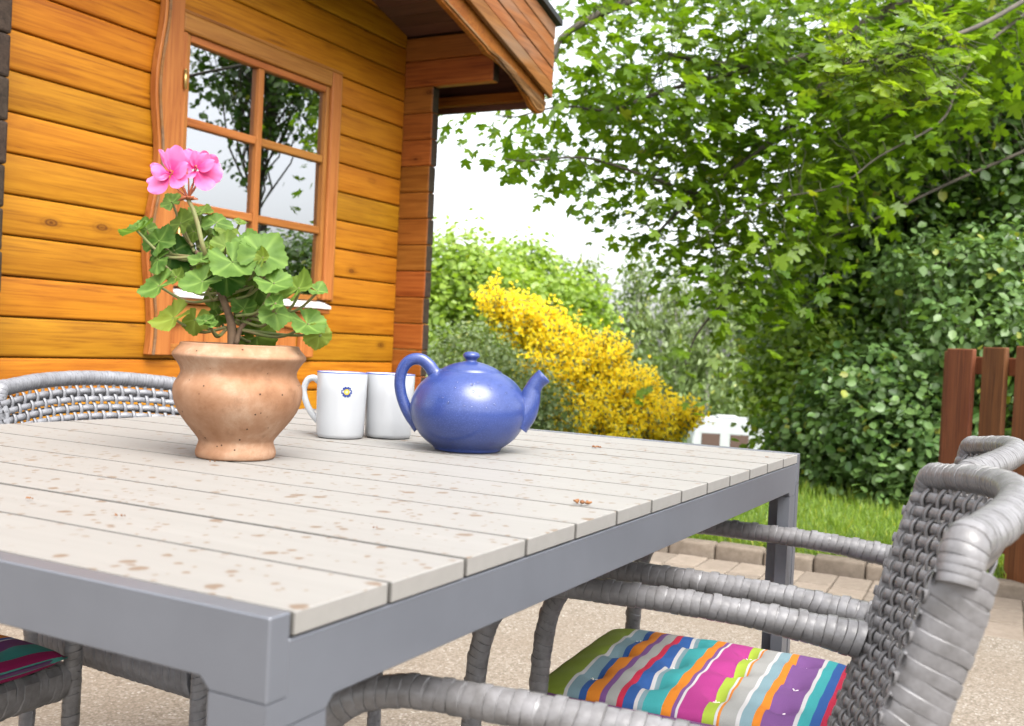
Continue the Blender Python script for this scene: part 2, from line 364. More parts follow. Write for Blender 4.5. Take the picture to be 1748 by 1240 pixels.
# ---- window glass: clear pane, mirror by Fresnel, raised to whiten the reflected sky
m = bpy.data.materials.new('glass'); m.use_nodes = True; t = m.node_tree; t.nodes.clear()
fr = nd(t, 'Fresnel'); fr.inputs['IOR'].default_value = 5; tb = nd(t, 'BsdfTransparent'); tb.inputs[0].default_value = (.93, .96, .95, 1)
gl = nd(t, 'BsdfGlossy'); gl.inputs['Roughness'].default_value = .004; gl.inputs[0].default_value = (.97, .98, 1, 1); ms = nd(t, 'MixShader'); out = nd(t, 'OutputMaterial')
t.links.new(fr.outputs[0], ms.inputs[0]); t.links.new(tb.outputs[0], ms.inputs[1]); t.links.new(gl.outputs[0], ms.inputs[2]); t.links.new(ms.outputs[0], out.inputs[0]); M['glass'] = m
m, t, b = nmat('curtain', .8, .2); v = mapping(t, (1, 1, 1)); setc(t, b, mix(t, noise(t, v, 9, 3), (.5, .24, .05), (.66, .38, .11))); M['curtain'] = m
# ---- cushion cloth: printed stripes across local y
def stripes(name, seq):
    m, t, b = nmat(name, .85, .2); tc = nd(t, 'TexCoord'); sx = nd(t, 'SeparateXYZ'); t.links.new(tc.outputs['Object'], sx.inputs[0])
    w_ = noise(t, mapping(t, (1, 1, 1)), 9, 2); y_ = mth(t, 'ADD', sx.outputs[1], mth(t, 'MULTIPLY', mth(t, 'SUBTRACT', w_, .5), .003))
    f = mth(t, 'ADD', mth(t, 'MULTIPLY', y_, -1 / .42), .5); tot = sum(s_[1] for s_ in seq); p = 0; st = []
    for c, wd in seq: st.append((p / tot, c)); p += wd
    # a colour ramp holds 32 stops
    col = ramp(t, f, st[:32], 'CONSTANT'); fine = noise(t, mapping(t, (1, 1, 1)), 1400, 1)
    setc(t, b, mix(t, .25, col, mix(t, 1, col, ramp(t, fine, [(.3, .5), (.7, 1.)]), 'MULTIPLY'))); bump(t, b, fine, .3, .0006); M[name] = m
GRN, WHT, BGY, BLU, ORG, PUR, GRY, RED, TEA, MAG, LIM = (.15, .20, .025), (.40, .39, .39), (.15, .23, .26), (.022, .07, .22), (.46, .15, .015), (.13, .055, .17), (.25, .25, .24), (.34, .018, .045), (.035, .24, .25), (.27, .028, .15), (.25, .33, .035)
stripes('cloth_bright', [(TEA, .6), (MAG, .7), (GRN, 4.6), (WHT, .5), (BGY, 1.5), (BLU, .9), (ORG, 1.6), (PUR, .8), (GRY, 1.4), (RED, .7), (BLU, 1.4), (WHT, .4), (BGY, .6), (TEA, 2.2), (ORG, 1.2), (PUR, .6), (WHT, .3), (MAG, 2.8), (LIM, 1.4), (WHT, .2), (ORG, .3), (GRY, 1.9), (WHT, .4), (BGY, 1.3), (ORG, .9), (PUR, 3.4), (WHT, .4), (TEA, 1.2), (BLU, 1.1), (RED, 1.2), (GRY, .8), (GRN, 1.2)])
stripes('cloth_deep', [((.06, .26, .22), 1.2), ((.22, .01, .07), .8), ((.03, .19, .17), 2), ((.10, .03, .10), 2), (WHT, .2), (BLU, .4), (ORG, 1.2), (GRN, 2), (PUR, 2), (TEA, 2), (MAG, 2), (GRY, 2), (ORG, 1.5), (BLU, 2), (LIM, 1.5), (PUR, 2)])
# ================================================================== THE SETTING
K0 = np.array([.784, 4.62, 0]); KD = np.array([.905, -.4254, 0]); KN = np.array([.4254, .905, 0])   # kerb line between paving and lawn
KROT = math.atan2(KD[1], KD[0])
def kpt(t_, n_, z=0): return K0 + KD * t_ + KN * n_ + np.array([0, 0, z])
def lawn_z(n_):
    q = np.clip((np.asarray(n_, float) - 3.2) / 21, 0, 1); q = q * q * (3 - 2 * q); return .05 - 3.45 * q
def gz(p): return float(lawn_z((np.asarray(p)[:2] - K0[:2]) @ KN[:2]))
def grid_sheet(name, ts, ns, zf, mat, kind='structure'):
    vs = [kpt(a, b_, zf(a, b_)) for b_ in ns for a in ts]; k = len(ts)
    fs = [(j * k + i, j * k + i + 1, (j + 1) * k + i + 1, (j + 1) * k + i) for j in range(len(ns) - 1) for i in range(k - 1)]
    o = link(name, mesh(vs, fs), mat, None, True); return prop(o, kind=kind)
grid_sheet('ground', [-60, 0, 60], [-60, -20, .05], lambda a, b_: -.12, M['joint_sand'])
ns = np.concatenate([np.linspace(.1, 3, 16), np.linspace(3.3, 26, 40), [35, 60, 120, 300, 700]])
ts = np.concatenate([[-500, -200, -80, -30], np.linspace(-12, 14, 60), [20, 40, 90, 250, 600]])
grid_sheet('lawn', ts, ns, lambda a, b_: float(lawn_z(b_)) + (.012 * math.sin(a * 3.1 + b_ * 1.7) if .3 < b_ < 3 else 0), M['lawn'])
slab = grid_sheet('patio_slab', [-5, 0, 7], [-9, -4, -.695], lambda a, b_: 0, M['aggregate'])
bed = grid_sheet('paving', [-2.6, 0, 5], [-.694, -.3, .1], lambda a, b_: -.012, M['joint_sand'])
pm = boxmesh((-.0665, -.1085, -.06), (.0665, .1085, 0), .006, 2); pm.materials.append(M['paver'])
for i in range(-14, 26):
    for j in range(3):
        o = link('paver', pm, None, bed); c_ = kpt((i + .5) * .137 + random.uniform(-.0015, .0015), -.695 + .115 + j * .228 - .0, random.uniform(-.002, .002))
        o.location = c_; o.rotation_euler = (random.uniform(-.008, .008), random.uniform(-.008, .008), KROT + random.uniform(-.012, .012))
kb = grid_sheet('kerb', [-2.6, 0, 1.4], [.004, .06, .098], lambda a, b_: -.02, M['joint_sand'])
km = boxmesh((-.103, -.048, -.1), (.103, .048, .058), .012, 2); km.materials.append(M['kerb_stone'])
for i in range(-11, 7):
    o = link('kerb_stone', km, None, kb, True); o.location = kpt(i * .21 + .05, .05, random.uniform(-.005, .005)); o.rotation_euler = (random.uniform(-.02, .02), random.uniform(-.015, .015), KROT + random.uniform(-.015, .015))
# grass on the lawn near enough to show its blades
n = 42000; tt = RS.uniform(-1.4, 2.6, n); nn = .1 + 4.2 * RS.rand(n) ** 1.5
P = K0 + np.outer(tt, KD) + np.outer(nn, KN); P[:, 2] = lawn_z(nn) + .0
up = np.array([0, 0, 1.]) + RS.normal(size=(n, 3)) * .35; sz = RS.uniform(.03, .065, n) * (1 + (nn > 2) * .6)
side = unit(n); side[:, 2] *= .15
cloud('lawn_grass', [(-.055, 0, 0), (.055, 0, 0), (.04, .55, .05), (0, 1, .22), (-.04, .55, .05)], [(0, 1, 2, 4), (4, 2, 3)], P, side, up, sz,
      np.stack([RS.rand(n), RS.rand(n), (RS.rand(n) < .06) * .6], 1), M['grass_blade'], kind='stuff')
# ================================================================== LOG CABIN
RZW = math.pi / 2 - WYAW
cabin = empty('log_cabin', W0, RZW, 'honey stained log cabin with projecting corner logs and small paned window', 'cabin')
LZ = .095; LH = .135
def paint_ends(o, mat, sign=-1, axis=1):
    o.data.materials.append(mat); c = o.data
    for p in c.polygons:
        if p.normal[axis] * sign > .85: p.material_index = 1
for k in range(19):
    z0 = LZ + LH * k; z1 = z0 + LH - .005; inwin = 7 <= k <= 14; j = random.uniform(-.0012, .0012)
    spans = [(-1.6, .03), (.112, .94), (1.895, 2.468)] if inwin else [(-1.6, .03), (.112, 2.468)]
    for a, b_ in spans:
        if k == 6 and a == .112:                     # a short length is let in beside the shutter board
            pass
        box('log', (a, j, z0), (b_, .03, z1), M['log_wood'], cabin, .008, 3, True)
for k in range(-1, 18):
    z0 = LZ + LH * k + LH / 2; z1 = z0 + LH - .0012; z0 = max(z0, .01)
    if k < 18:
        front = -.175 + random.uniform(-.004, .004)
        if k == 15: front = -.52
        if k == 16: front = -.568; z1 = 2.44
        if k == 17: continue
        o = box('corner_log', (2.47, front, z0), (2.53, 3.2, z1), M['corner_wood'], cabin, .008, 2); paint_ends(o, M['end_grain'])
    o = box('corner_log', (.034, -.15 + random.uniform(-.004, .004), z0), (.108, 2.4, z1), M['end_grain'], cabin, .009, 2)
for lo, hi in (((-1.6, .032, .05), (.939, .06, 2.64)), ((1.913, .032, .05), (2.467, .06, 2.64)), ((.940, .032, .05), (1.912, .06, 1.045)), ((.940, .032, 2.118), (1.912, .06, 2.64))): box('joint_backing', lo, hi, M['end_grain'], cabin)  # dark panels added behind the logs to darken the joints and block light
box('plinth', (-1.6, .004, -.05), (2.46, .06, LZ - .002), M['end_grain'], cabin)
# room behind the window
for nm, lo, hi in (('back_wall', (.11, 2.2, .1), (2.46, 2.26, 2.5)), ('side_lining', (2.42, .08, .1), (2.466, 2.19, 2.5)), ('side_lining', (.112, .08, .1), (.15, 2.19, 2.5)),
                   ('room_floor', (.112, .065, .05), (2.46, 2.19, .098)), ('room_ceiling', (.112, .065, 2.4), (2.418, 2.19, 2.44))):
    box(nm, lo, hi, M['room_wood'], cabin)
# ---- window
WINT = 2.115
win = empty('window'); win.parent = cabin; win['label'] = 'six visible panes in brown wooden sash with white sill'
T2 = M['trim_wood']; TF = M['trim_wood_flat']
box('frame', (1.843, -.03, 1.055), (1.912, .05, WINT - .002), T2, win, .006, 2)
box('frame', (.925, -.024, 1.055), (.955, .05, 2.04), T2, win, .004, 2)
box('frame', (.927, -.03, 2.042), (1.841, .05, WINT - .002), TF, win, .006, 2)
box('architrave', (1.9125, -.022, 1.05), (1.926, .002, WINT), T2, win, .003)
box('architrave', (.925, -.022, WINT), (1.926, .002, WINT + .014), TF, win, .003)
G0, G1, GB, GT, GM, GW = .957, 1.816, 1.072, 2.012, 1.386, .033
box('sash_stile', (G1, -.016, GB - .012), (1.841, .035, 2.04), T2, win, .004, 2)
box('sash_stile', (.956, -.016, GB - .012), (.976, .035, 2.04), T2, win, .004, 2)
box('sash_rail', (.977, -.015, GT), (G1 - .001, .034, 2.0405), TF, win, .004, 2)
box('sash_rail', (.977, -.015, 1.048), (G1 - .001, .034, GB), TF, win, .004, 2)
box('muntin', (GM - GW / 2, -.014, GB + .001), (GM + GW / 2, .028, GT - .001), T2, win, .005, 2)
rows = [GB, 1.375, 1.703, GT]; colsx = [(.977, GM), (GM, G1)]
for (a, b_) in colsx:
    for z in rows[1:3]: box('muntin', (a + (GW / 2 + .001 if a == GM else 0), -.012, z - .017), (b_ - (GW / 2 + .001 if b_ == GM else .001), .028, z + .017), TF, win, .005, 2)
    for i in range(3):
        o = box('pane', (a - .004, .007, rows[i] - .004), (b_ + .004, .011, rows[i + 1] + .004), M['glass'], win)
        # each pane sits a hair out of true, so the mirror image breaks from pane to pane
        o.rotation_euler = (random.uniform(-.004, .004), 0, random.uniform(-.004, .004))
box('reveal_strip', (1.797, .014, GB), (1.8155, .034, GT), M['black_rubber'], win)  # black strip added in place of the dark reveal beside the glass
box('reveal_strip', (.9775, .014, GB), (.988, .034, GT), M['black_rubber'], win)
sp_ = prism('sill', [(-.055, 1.012), (-.055, 1.024), (.0, 1.0465), (.03, 1.0465), (.03, 1.012)], .932, 1.872, M['sill_paint'], win, axis=0, bevel=.002)
box('sill_board', (.928, -.045, .99), (1.876, .0, 1.010), TF, win, .003)
for z in (1.855, 1.25):
    hg = Soup(); hg.tube([(.9405, -.031, z - .035), (.9405, -.031, z + .035)], .0065, 10); hg.tube([(.9405, -.031, z + .035), (.9405, -.031, z + .042)], [.0065, .003], 10)
    hg.tube([(.9405, -.031, z - .0015), (.9405, -.031, z + .0015)], .0072, 10); hg.build('hinge', M['brass'], win)
# ---- shutter-like wavy board and the panel under the sill
pts = []
for i in range(61):
    z = .785 + (2.62 - .785) * i / 60; pts.append((.805 + .017 * math.sin((z - .80) * 10.2 + .6) + .006 * math.sin(z * 4), z))
prism('wavy_board', pts + [(.922, 2.62), (.922, .785)], -.036, -.002, T2, cabin, axis=1, bevel=.003)
pts2 = [(x + .012, z) for x, z in pts]
prism('wavy_moulding', [(x - .001, z) for x, z in pts2] + [(x + .010, z) for x, z in pts2[::-1]], -.045, -.0355, M['roof_wood'], cabin, axis=1, bevel=.002)
pn = empty('under_panel'); pn.parent = cabin
for i in range(4): box('plank', (.93 + i * .19, -.010, .80), (.93 + (i + 1) * .19 - .003, -.001, .985), M['trim_wood'], pn, .003)
box('stile', (1.70, -.028, .785), (1.79, -.001, .986), T2, pn, .004)
ar = [(.93 + .77 * i / 24, .905 + .035 * math.sin(math.pi * i / 24)) for i in range(25)]
prism('arched_rail', ar + [(1.698, .984), (.93, .984)], -.026, -.0105, TF, pn, axis=1, bevel=.002)
box('bottom_rail', (.93, -.024, .786), (1.698, -.0105, .83), TF, pn, .003)
# ---- inside the room: an open white casement and a curtain
ic = empty('inner_casement', (0, 0, 0)); ic.parent = cabin
for lo, hi in (((1.74, .20, 1.15), (1.762, .225, 2.06)), ((1.835, .22, 1.15), (1.86, .245, 2.06)), ((1.763, .205, 2.035), (1.834, .24, 2.06)), ((1.763, .205, 1.15), (1.834, .24, 1.175))):
    box('rail', lo, hi, M['white_frame'], ic, .003)
cv, cf = [], []; NC = 70
for zi, z in enumerate((.96, 1.4, 1.8, 2.14)):
    for i in range(NC):
        s_ = 1.63 + .21 * i / (NC - 1); cv.append((s_ + .006 * math.sin(i * .9 + zi), .078 + .018 * math.sin(i * .72) + .008 * math.sin(i * .31 + zi * .5), z))
for zi in range(3):
    for i in range(NC - 1): cf.append((zi * NC + i, zi * NC + i + 1, (zi + 1) * NC + i + 1, (zi + 1) * NC + i))
cu = link('curtain', mesh(cv, cf), M['curtain'], None, True); cu.matrix_world = Matrix.Translation(W0) @ Matrix.Rotation(RZW, 4, 'Z')
sm = cu.modifiers.new('thick', 'SOLIDIFY'); sm.thickness = .003
prop(cu, 'orange folded curtain hanging inside the cabin window', 'curtain')
# ---- roof over the gable
roof = empty('roof'); roof.parent = cabin; SL = -.28
def zd(s_): return 2.488 + SL * (s_ - 2.403)
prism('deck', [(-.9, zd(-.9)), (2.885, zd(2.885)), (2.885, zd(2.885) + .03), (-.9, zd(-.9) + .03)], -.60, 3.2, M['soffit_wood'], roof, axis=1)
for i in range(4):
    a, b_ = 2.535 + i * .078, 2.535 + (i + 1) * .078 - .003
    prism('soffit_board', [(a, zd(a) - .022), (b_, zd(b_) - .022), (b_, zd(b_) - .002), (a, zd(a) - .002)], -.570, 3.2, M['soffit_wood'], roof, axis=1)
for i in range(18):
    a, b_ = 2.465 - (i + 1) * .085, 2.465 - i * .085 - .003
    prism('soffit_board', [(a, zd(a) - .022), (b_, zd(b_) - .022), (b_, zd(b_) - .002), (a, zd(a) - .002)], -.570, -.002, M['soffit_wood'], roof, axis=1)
box('eave_board', (2.848, -.572, 2.135), (2.874, 3.2, zd(2.874) - .002), M['soffit_wood'], roof, .003)
box('eave_batten', (2.805, -.571, 2.165), (2.847, 3.2, 2.215), M['corner_wood'], roof, .003)
low = [(-.9, 3.10), (2.0, 2.335), (2.255, 2.268), (2.40, 2.246), (2.50, 2.228), (2.58, 2.20), (2.66, 2.160), (2.73, 2.118), (2.79, 2.095), (2.84, 2.098), (2.872, 2.12), (2.88, 2.15)]
low = [(p[0], p[1]) for p in catmull([(x, z, 0) for x, z in low], 4)]
prism('barge_board', low + [(2.884, zd(2.884) - .004), (-.9, zd(-.9) - .004)], -.602, -.574, M['corner_wood'], roof, axis=1, bevel=.003)
prism('barge_bead', [(x, z + .012) for x, z in low] + [(x, z + .026) for x, z in low[::-1]], -.609, -.6015, M['roof_wood'], roof, axis=1, bevel=.002)
for i in range(5):
    o0, o1 = i * .077, (i + 1) * .077 - .003; f = lambda s_: 2.328 + SL * (s_ - 2.403); y0 = -.634 + .003 * (i % 2)
    prism('fascia_plank', [(-.9, f(-.9) + o0), (2.902, f(2.902) + o0), (2.902, f(2.902) + o1), (-.9, f(-.9) + o1)], y0, -.610, M['roof_wood'], roof, axis=1, bevel=.003)
prism('roof_edge', [(-.9, zd(-.9) + .232), (2.93, zd(2.93) + .232), (2.93, zd(2.93) + .262), (-.9, zd(-.9) + .262)], -.66, 3.2, M['black_rubber'], roof, axis=1)
# ================================================================== FENCE
FA = np.array([1.89, 4.6, 0]); FB = np.array([2.03, 4.15, 0]); fd = (FB - FA) / np.linalg.norm(FB - FA)
fence = empty('wooden_fence', FA, math.atan2(fd[1], fd[0]), 'reddish brown garden fence of upright boards on horizontal rails', 'fence')
box('post', (-.002, .012, 0), (.072, .085, .955), M['fence_wood'], fence, .004)
x = .075
for i in range(14):
    top = .963 + .055 * min(x, .6); wd = .128
    box('slat', (x - .03 if i == 0 else x, -.014, .03 + .01 * random.random()), (x + wd, .010, top + random.uniform(-.004, .004)), M['fence_wood'], fence, .004)
    bx_ = x + wd - .01
    if i < 13: box('back_slat', (bx_ - .012, .058, .04), (bx_ + .078, .078, top - .035), M['fence_wood'], fence, .003)
    x += wd + .056
for z in (.86, .48, .14): box('rail', (.073, .0115, z), (x, .0565, z + .075), M['fence_wood'], fence, .004)
for i in (5, 10): box('post', (i * .184 - .04 + .075, .080, 0), (i * .184 + .04 + .075, .16, .97), M['fence_wood'], fence, .004)
# ================================================================== CARAVAN down the slope
cz = lawn_z(25.) ; cp = atd(1183, 715, 30.); topz = cp[2]
cv_ = empty('caravan', (cp[0], 30., float(cz) - .05), R(-6), 'white touring caravan with brown windows parked beyond the yellow bush', 'caravan')
HT = topz - (float(cz) - .05); LN = 4.6
prof = [(0.0, .45), (0.0, HT - .62), (.06, HT - .38), (.2, HT - .16), (.42, HT - .04), (.7, HT), (LN - .5, HT), (LN - .15, HT - .12), (LN, HT - .6), (LN, .45)]
prism('body', prof, 0, 2.1, M['caravan_white'], cv_, axis=1, bevel=.03)
for a, w_ in ((.27, .52), (1.08, .52), (2.1, .8), (3.3, .7)): 
    wn = box('window', (a, -.02, HT - .98), (a + w_, -.002, HT - .40), M['caravan_window'], cv_, .015)
    box('window_frame', (a - .03, -.012, HT - .39), (a + w_ + .03, -.001, HT - .355), M['caravan_trim'], cv_)
box('trim_strip', (.02, -.008, HT - 1.2), (LN - .02, -.001, HT - 1.14), M['caravan_trim'], cv_)
box('roof_hatch', (.75, .7, HT), (1.35, 1.3, HT + .09), M['caravan_white'], cv_, .03)
for y_ in (.03, 1.93): 
    wh = Soup(); wh.tube([(2.5, y_, .33), (2.5, y_ + .16, .33)], .33, 24); wh.build('wheel', M['black_rubber'], cv_)
# ================================================================== TREES AND SHRUBS
OVAL = ([(0, 0, 0), (.30, .28, .07), (.33, .66, .07), (0, 1, -.03), (-.33, .66, .07), (-.30, .28, .07)], [(0, 1, 2, 3), (0, 3, 4, 5)])
def maple_tpl():
    out = [(0, 0)]
    for a, r_ in ((-150, .30), (-118, .55), (-98, .30), (-78, .50), (-58, .80), (-46, .62), (-33, .42), (-18, .78), (0, 1.0)):
        out.append((r_ * math.sin(R(a)), .12 + .88 * (r_ * math.cos(R(a)) * .9 + .1)))
    full = out + [(-x, y) for x, y in out[1:-1][::-1]]
    vs = [(0, .38, 0)] + [(x, y, -.18 * (x * x + (y - .38) ** 2) + (.05 if i % 2 else 0)) for i, (x, y) in enumerate(full)]
    n_ = len(full); return vs, [(0, 1 + i, 1 + (i + 1) % n_) for i in range(n_)]
MAPLE = maple_tpl()
SPRAY = ([(-.16, 0, 0), (.16, 0, 0), (.24, .6, .05), (0, 1, -.1), (-.24, .6, .05)], [(0, 1, 2, 3, 4)])
def pxl(x, y, d, rx, ry, rd=None):
    c_ = atd(x, y, d); k = d / F_PX; return c_, np.array([rx * k, rd if rd else (rx + ry) / 2 * k, ry * k])
def clusters(lumps, nc, hollow=.55):
    vol = np.array([l[1][0] * l[1][2] for l in lumps]); cnt = np.maximum(1, (vol / vol.sum() * nc).astype(int)); C_, D_, I_ = [], [], []
    for i, (l, q) in enumerate(zip(lumps, cnt)):
        d = unit(q); r_ = hollow + (1 - hollow) * RS.rand(q) ** .6
        C_.append(l[0] + d * r_[:, None] * l[1]); D_.append(d); I_ += [i] * q
    return np.concatenate(C_), np.concatenate(D_), np.array(I_)
def foliage(name, C_, D_, nl, sigma, size, mat, tpl, parent, upb=.6, droop=.3, yellow=.02, colb=0, zmin=None):
    n_ = len(C_) * nl; c_ = np.repeat(C_, nl, 0); d_ = np.repeat(D_, nl, 0)
    p = c_ + RS.normal(size=(n_, 3)) * sigma; nr = d_ * .5 + np.array([0, 0, upb]) + unit(n_) * .75
    tp = d_ * .6 + unit(n_) * .8 - np.array([0, 0, droop]); sz = RS.uniform(.5, 1.35, n_) * size
    cb = np.repeat(RS.rand(len(C_)), nl); col = np.clip(np.stack([cb * .55 + RS.rand(n_) * .45 + colb, RS.rand(n_), (RS.rand(n_) < yellow) * .5], 1), 0, 1)
    if zmin is not None: k = p[:, 2] > zmin; p, nr, tp, sz, col = p[k], nr[k], tp[k], sz[k], col[k]
    return cloud(name, tpl[0], tpl[1], p, nr, tp, sz, col, mat, parent, 'stuff')
def wiggle(a, b_, k=6, amp=.05):
    a = np.array(a, float); b_ = np.array(b_, float); t_ = np.linspace(0, 1, k)[:, None]; L = np.linalg.norm(b_ - a)
    P_ = a + (b_ - a) * t_ + RS.normal(size=(k, 3)) * amp * L * np.sin(np.pi * t_); return P_
def shrub(name, label, cat, lumps, nc, nl, sigma, size, mat, tpl=OVAL, group=None, bark='bark', stems=5, upb=.6, hollow=.5, yellow=.02, colb=0, twig=.25, srad=.02):
    cen = np.mean([l[0] for l in lumps], 0); base = np.array([cen[0], cen[1], 0]); base[2] = gz(base)
    e = empty(name, base, 0, label, cat, group); off = -base
    lumps = [(l[0] + off, l[1]) for l in lumps]
    C_, D_, I_ = clusters(lumps, nc, hollow); k = C_[:, 2] > .03; C_, D_, I_ = C_[k], D_[k], I_[k]
    foliage('foliage', C_, D_, nl, sigma, size, M[mat], tpl, e, upb=upb, yellow=yellow, colb=colb, zmin=.0)
    s_ = Soup(); 
    for i, l in enumerate(lumps):
        f0 = RS.normal(size=3) * .12; f0[2] = -.03
        P_ = wiggle(f0 * (1 if stems > 1 else .2), l[0] + np.array([0, 0, l[1][2] * .3]), 7, .05); s_.tube(P_, np.linspace(srad, srad * .3, 7), 7)
        idx = np.where(I_ == i)[0]
        for j in idx[:int(len(idx) * twig)]: s_.tube(wiggle(P_[RS.randint(2, 7)], C_[j], 4, .06), np.linspace(srad * .3, srad * .08, 4), 4, caps=False)
    s_.build('stem', M[bark], e); return e
# ---- the big maple: trunk out of sight on the right, limbs sweep left over the garden
mb = np.array([5.6, 8.3, gz((5.6, 8.3))]); maple = empty('maple_tree', mb, 0, 'large maple tree with yellow green lobed leaves and long sweeping branches', 'tree')
trunk = catmull([(0, 0, -.1), (.05, -.02, 1.2), (-.05, .03, 2.4), (.1, .1, 4), (0, 0, 5.6), (.2, .1, 7)], 6)
ts_ = Soup(); ts_.tube(trunk, np.linspace(.21, .07, len(trunk)), 14); ts_.build('trunk', M['bark'], maple)
LIMB = [ # way points (x, y, depth) in the photograph; first joins the trunk
    ([(1900, -60, 6.6), (1700, 62, 6.4), (1640, 138, 6.4), (1605, 208, 6.4), (1500, 268, 6.4), (1430, 318, 6.4), (1320, 342, 6.4), (1210, 395, 6.6)], 3.0, .0085, 'bark_light'),
    ([(1750, -160, 6.9), (1560, -10, 7.0), (1460, 55, 7.1), (1390, 92, 7.1), (1330, 112, 7.1), (1240, 112, 7.2), (1140, 92, 7.3)], 3.9, .05, 'bark'),
    ([(1900, -180, 7.2), (1560, 60, 7.3), (1400, 168, 7.2), (1330, 232, 7.1), (1255, 288, 7.0), (1190, 332, 7.0), (1120, 400, 7.0)], 3.6, .03, 'bark'),
    ([(1330, 112, 7.1), (1210, 135, 7.0), (1120, 160, 6.9), (1040, 188, 6.7), (960, 182, 6.6), (880, 200, 6.6)], None, .017, 'bark'),
    ([(1640, 138, 6.4), (1560, 180, 6.6), (1480, 215, 6.8), (1420, 240, 6.9)], None, .012, 'bark_light'),
    ([(1900, -420, 7.6), (1600, -220, 7.5), (1300, -90, 7.4), (1100, -10, 7.2), (970, 55, 7.0), (945, 105, 6.9)], 4.6, .045, 'bark'),
    ([(1900, 200, 7.6), (1650, 300, 7.6), (1480, 380, 7.4), (1330, 440, 7.2), (1230, 520, 7.0)], 2.6, .012, 'bark'),
    ([(1190, 332, 7.0), (1100, 300, 6.7), (1000, 270, 6.6), (900, 275, 6.4), (862, 272, 6.4)], None, .013, 'bark'),
    ([(1230, 520, 7.0), (1190, 570, 6.9), (1170, 620, 6.9)], None, .012, 'bark')]
limb_pts = []
for way, zt, rad, bk in LIMB:
    W_ = [atd(*q) for q in way]
    if zt is not None:
        a = mb + trunk[np.argmin(abs(trunk[:, 2] + mb[2] - zt))]; W_ = [a, (a + W_[0]) / 2 + np.array([0, 0, .25])] + W_
    P_ = catmull(W_, 7); s_ = Soup(); s_.tube(P_ - mb, np.linspace(rad * (1.7 if zt else 1), rad * .3, len(P_)), 8)
    s_.build('limb', M[bk], maple); limb_pts.append(P_)
LP = np.concatenate(limb_pts)
def in_poly(p, poly):
    x, y = p; c = False; j = len(poly) - 1
    for i in range(len(poly)):
        if (poly[i][1] > y) != (poly[j][1] > y) and x < (poly[j][0] - poly[i][0]) * (y - poly[i][1]) / (poly[j][1] - poly[i][1]) + poly[i][0]: c = not c
        j = i
    return c
CROWN = [(985, -260), (1900, -420), (1900, 60), (1748, 150), (1620, 225), (1500, 330), (1425, 430), (1385, 545), (1290, 555), (1215, 620), (1165, 590), (1180, 520), (1105, 470), (1050, 400), (1035, 350), (975, 310), (900, 285), (885, 265), (975, 225), (945, 190), (985, 150), (985, 60)]
tg = []; tries = 0
while len(tg) < 610:
    x, y = RS.uniform(740, 1800), RS.uniform(-420, 680)
    if not in_poly((x, y), CROWN): continue
    if x < 1150 and RS.rand() < .35: continue
    if x > 1700 and RS.rand() < .6: continue
    if x < 1760 and y < -70: continue
    if y > 430 and x < 1360 and RS.rand() < .6: continue
    tg.append((x, y, RS.uniform(6.3, 8.0)))
for q in ((770, 205), (800, 215), (850, 205), (880, 215), (905, 262), (865, 268), (1170, 625), (1190, 640)): tg.append((*q, 6.6))
TG = np.array([atd(*q) for q in tg]); tw = Soup(); CC, DD = [], []
for p in TG:
    d2 = np.sum((LP - p) ** 2, 1); a = LP[np.argmin(d2)]; L = math.sqrt(d2.min())
    if L < .05: a = a + np.array([.05, 0, .05])
    if L > .55: a = p + (a - p) * .55 / L
    P_ = wiggle(a, p, 5, .07); P_[1:-1, 2] += .04 * L; tw.tube(P_ - mb, np.linspace(.0042, .0014, 5), 4, caps=False); CC.append(p - mb); DD.append((p - a) / (np.linalg.norm(p - a) + 1e-6))
tw.build('twig', M['twig'], maple, kind='stuff')
CC = np.array(CC); DD = np.array(DD); DD[:, 2] *= .4
foliage('crown', CC, DD, 15, np.array([.17, .17, .10]), .078, M['maple_leaf'], MAPLE, maple, upb=1.0, droop=.5, yellow=.012)
# the low branch that comes nearest: its leaves can be told apart, each is a part
near_way = [atd(*q) for q in ((1900, -60, 6.6), (1790, -20, 5.2), (1680, 40, 4.5), (1600, 70, 4.2), (1520, 100, 4.1), (1440, 110, 4.1), (1395, 150, 4.1))]
P_ = catmull(near_way, 6); s_ = Soup(); s_.tube(P_ - mb, np.linspace(.014, .003, len(P_)), 7); s_.build('limb', M['bark'], maple)
lm = []
for k in range(4):
    vs, fs = MAPLE; me = mesh([(x * (1 + .06 * math.sin(k + i)), y, z * (.6 + .5 * k)) for i, (x, y, z) in enumerate(vs)], fs); me.materials.append(M['maple_leaf'])
    ca = me.color_attributes.new('Col', 'FLOAT_COLOR', 'POINT'); ca.data.foreach_set('color', np.tile([.45 + .17 * k, .5, .04 * k, 1], len(vs))); lm.append(me)
pt = Soup()
for i in range(210):
    x, y = RS.normal(1520, 85), RS.normal(105, 42)
    if not (1385 < x < 1700 and 10 < y < 185 + (1560 - x) * .1): continue
    p = atd(x, y, RS.uniform(3.85, 4.35)); b_ = P_[np.argmin(np.sum((P_ - p) ** 2, 1))]
    nr = Vector(np.array([0, -.25, 1]) + unit(1)[0] * .55).normalized(); tip = Vector(np.array([-.5, -.3, -.45]) + unit(1)[0] * .6)
    y_ = (tip - nr * tip.dot(nr)).normalized(); x_ = y_.cross(nr); sc = random.uniform(.065, .10)
    o = link('leaf', lm[i % 4], None, maple); o.matrix_local = Matrix(((x_[0] * sc, y_[0] * sc, nr[0] * sc, p[0] - mb[0]), (x_[1] * sc, y_[1] * sc, nr[1] * sc, p[1] - mb[1]), (x_[2] * sc, y_[2] * sc, nr[2] * sc, p[2] - mb[2]), (0, 0, 0, 1)))
    pt.tube(wiggle(b_, p, 4, .06) - mb, np.linspace(.0022, .0011, 4), 4, caps=False)
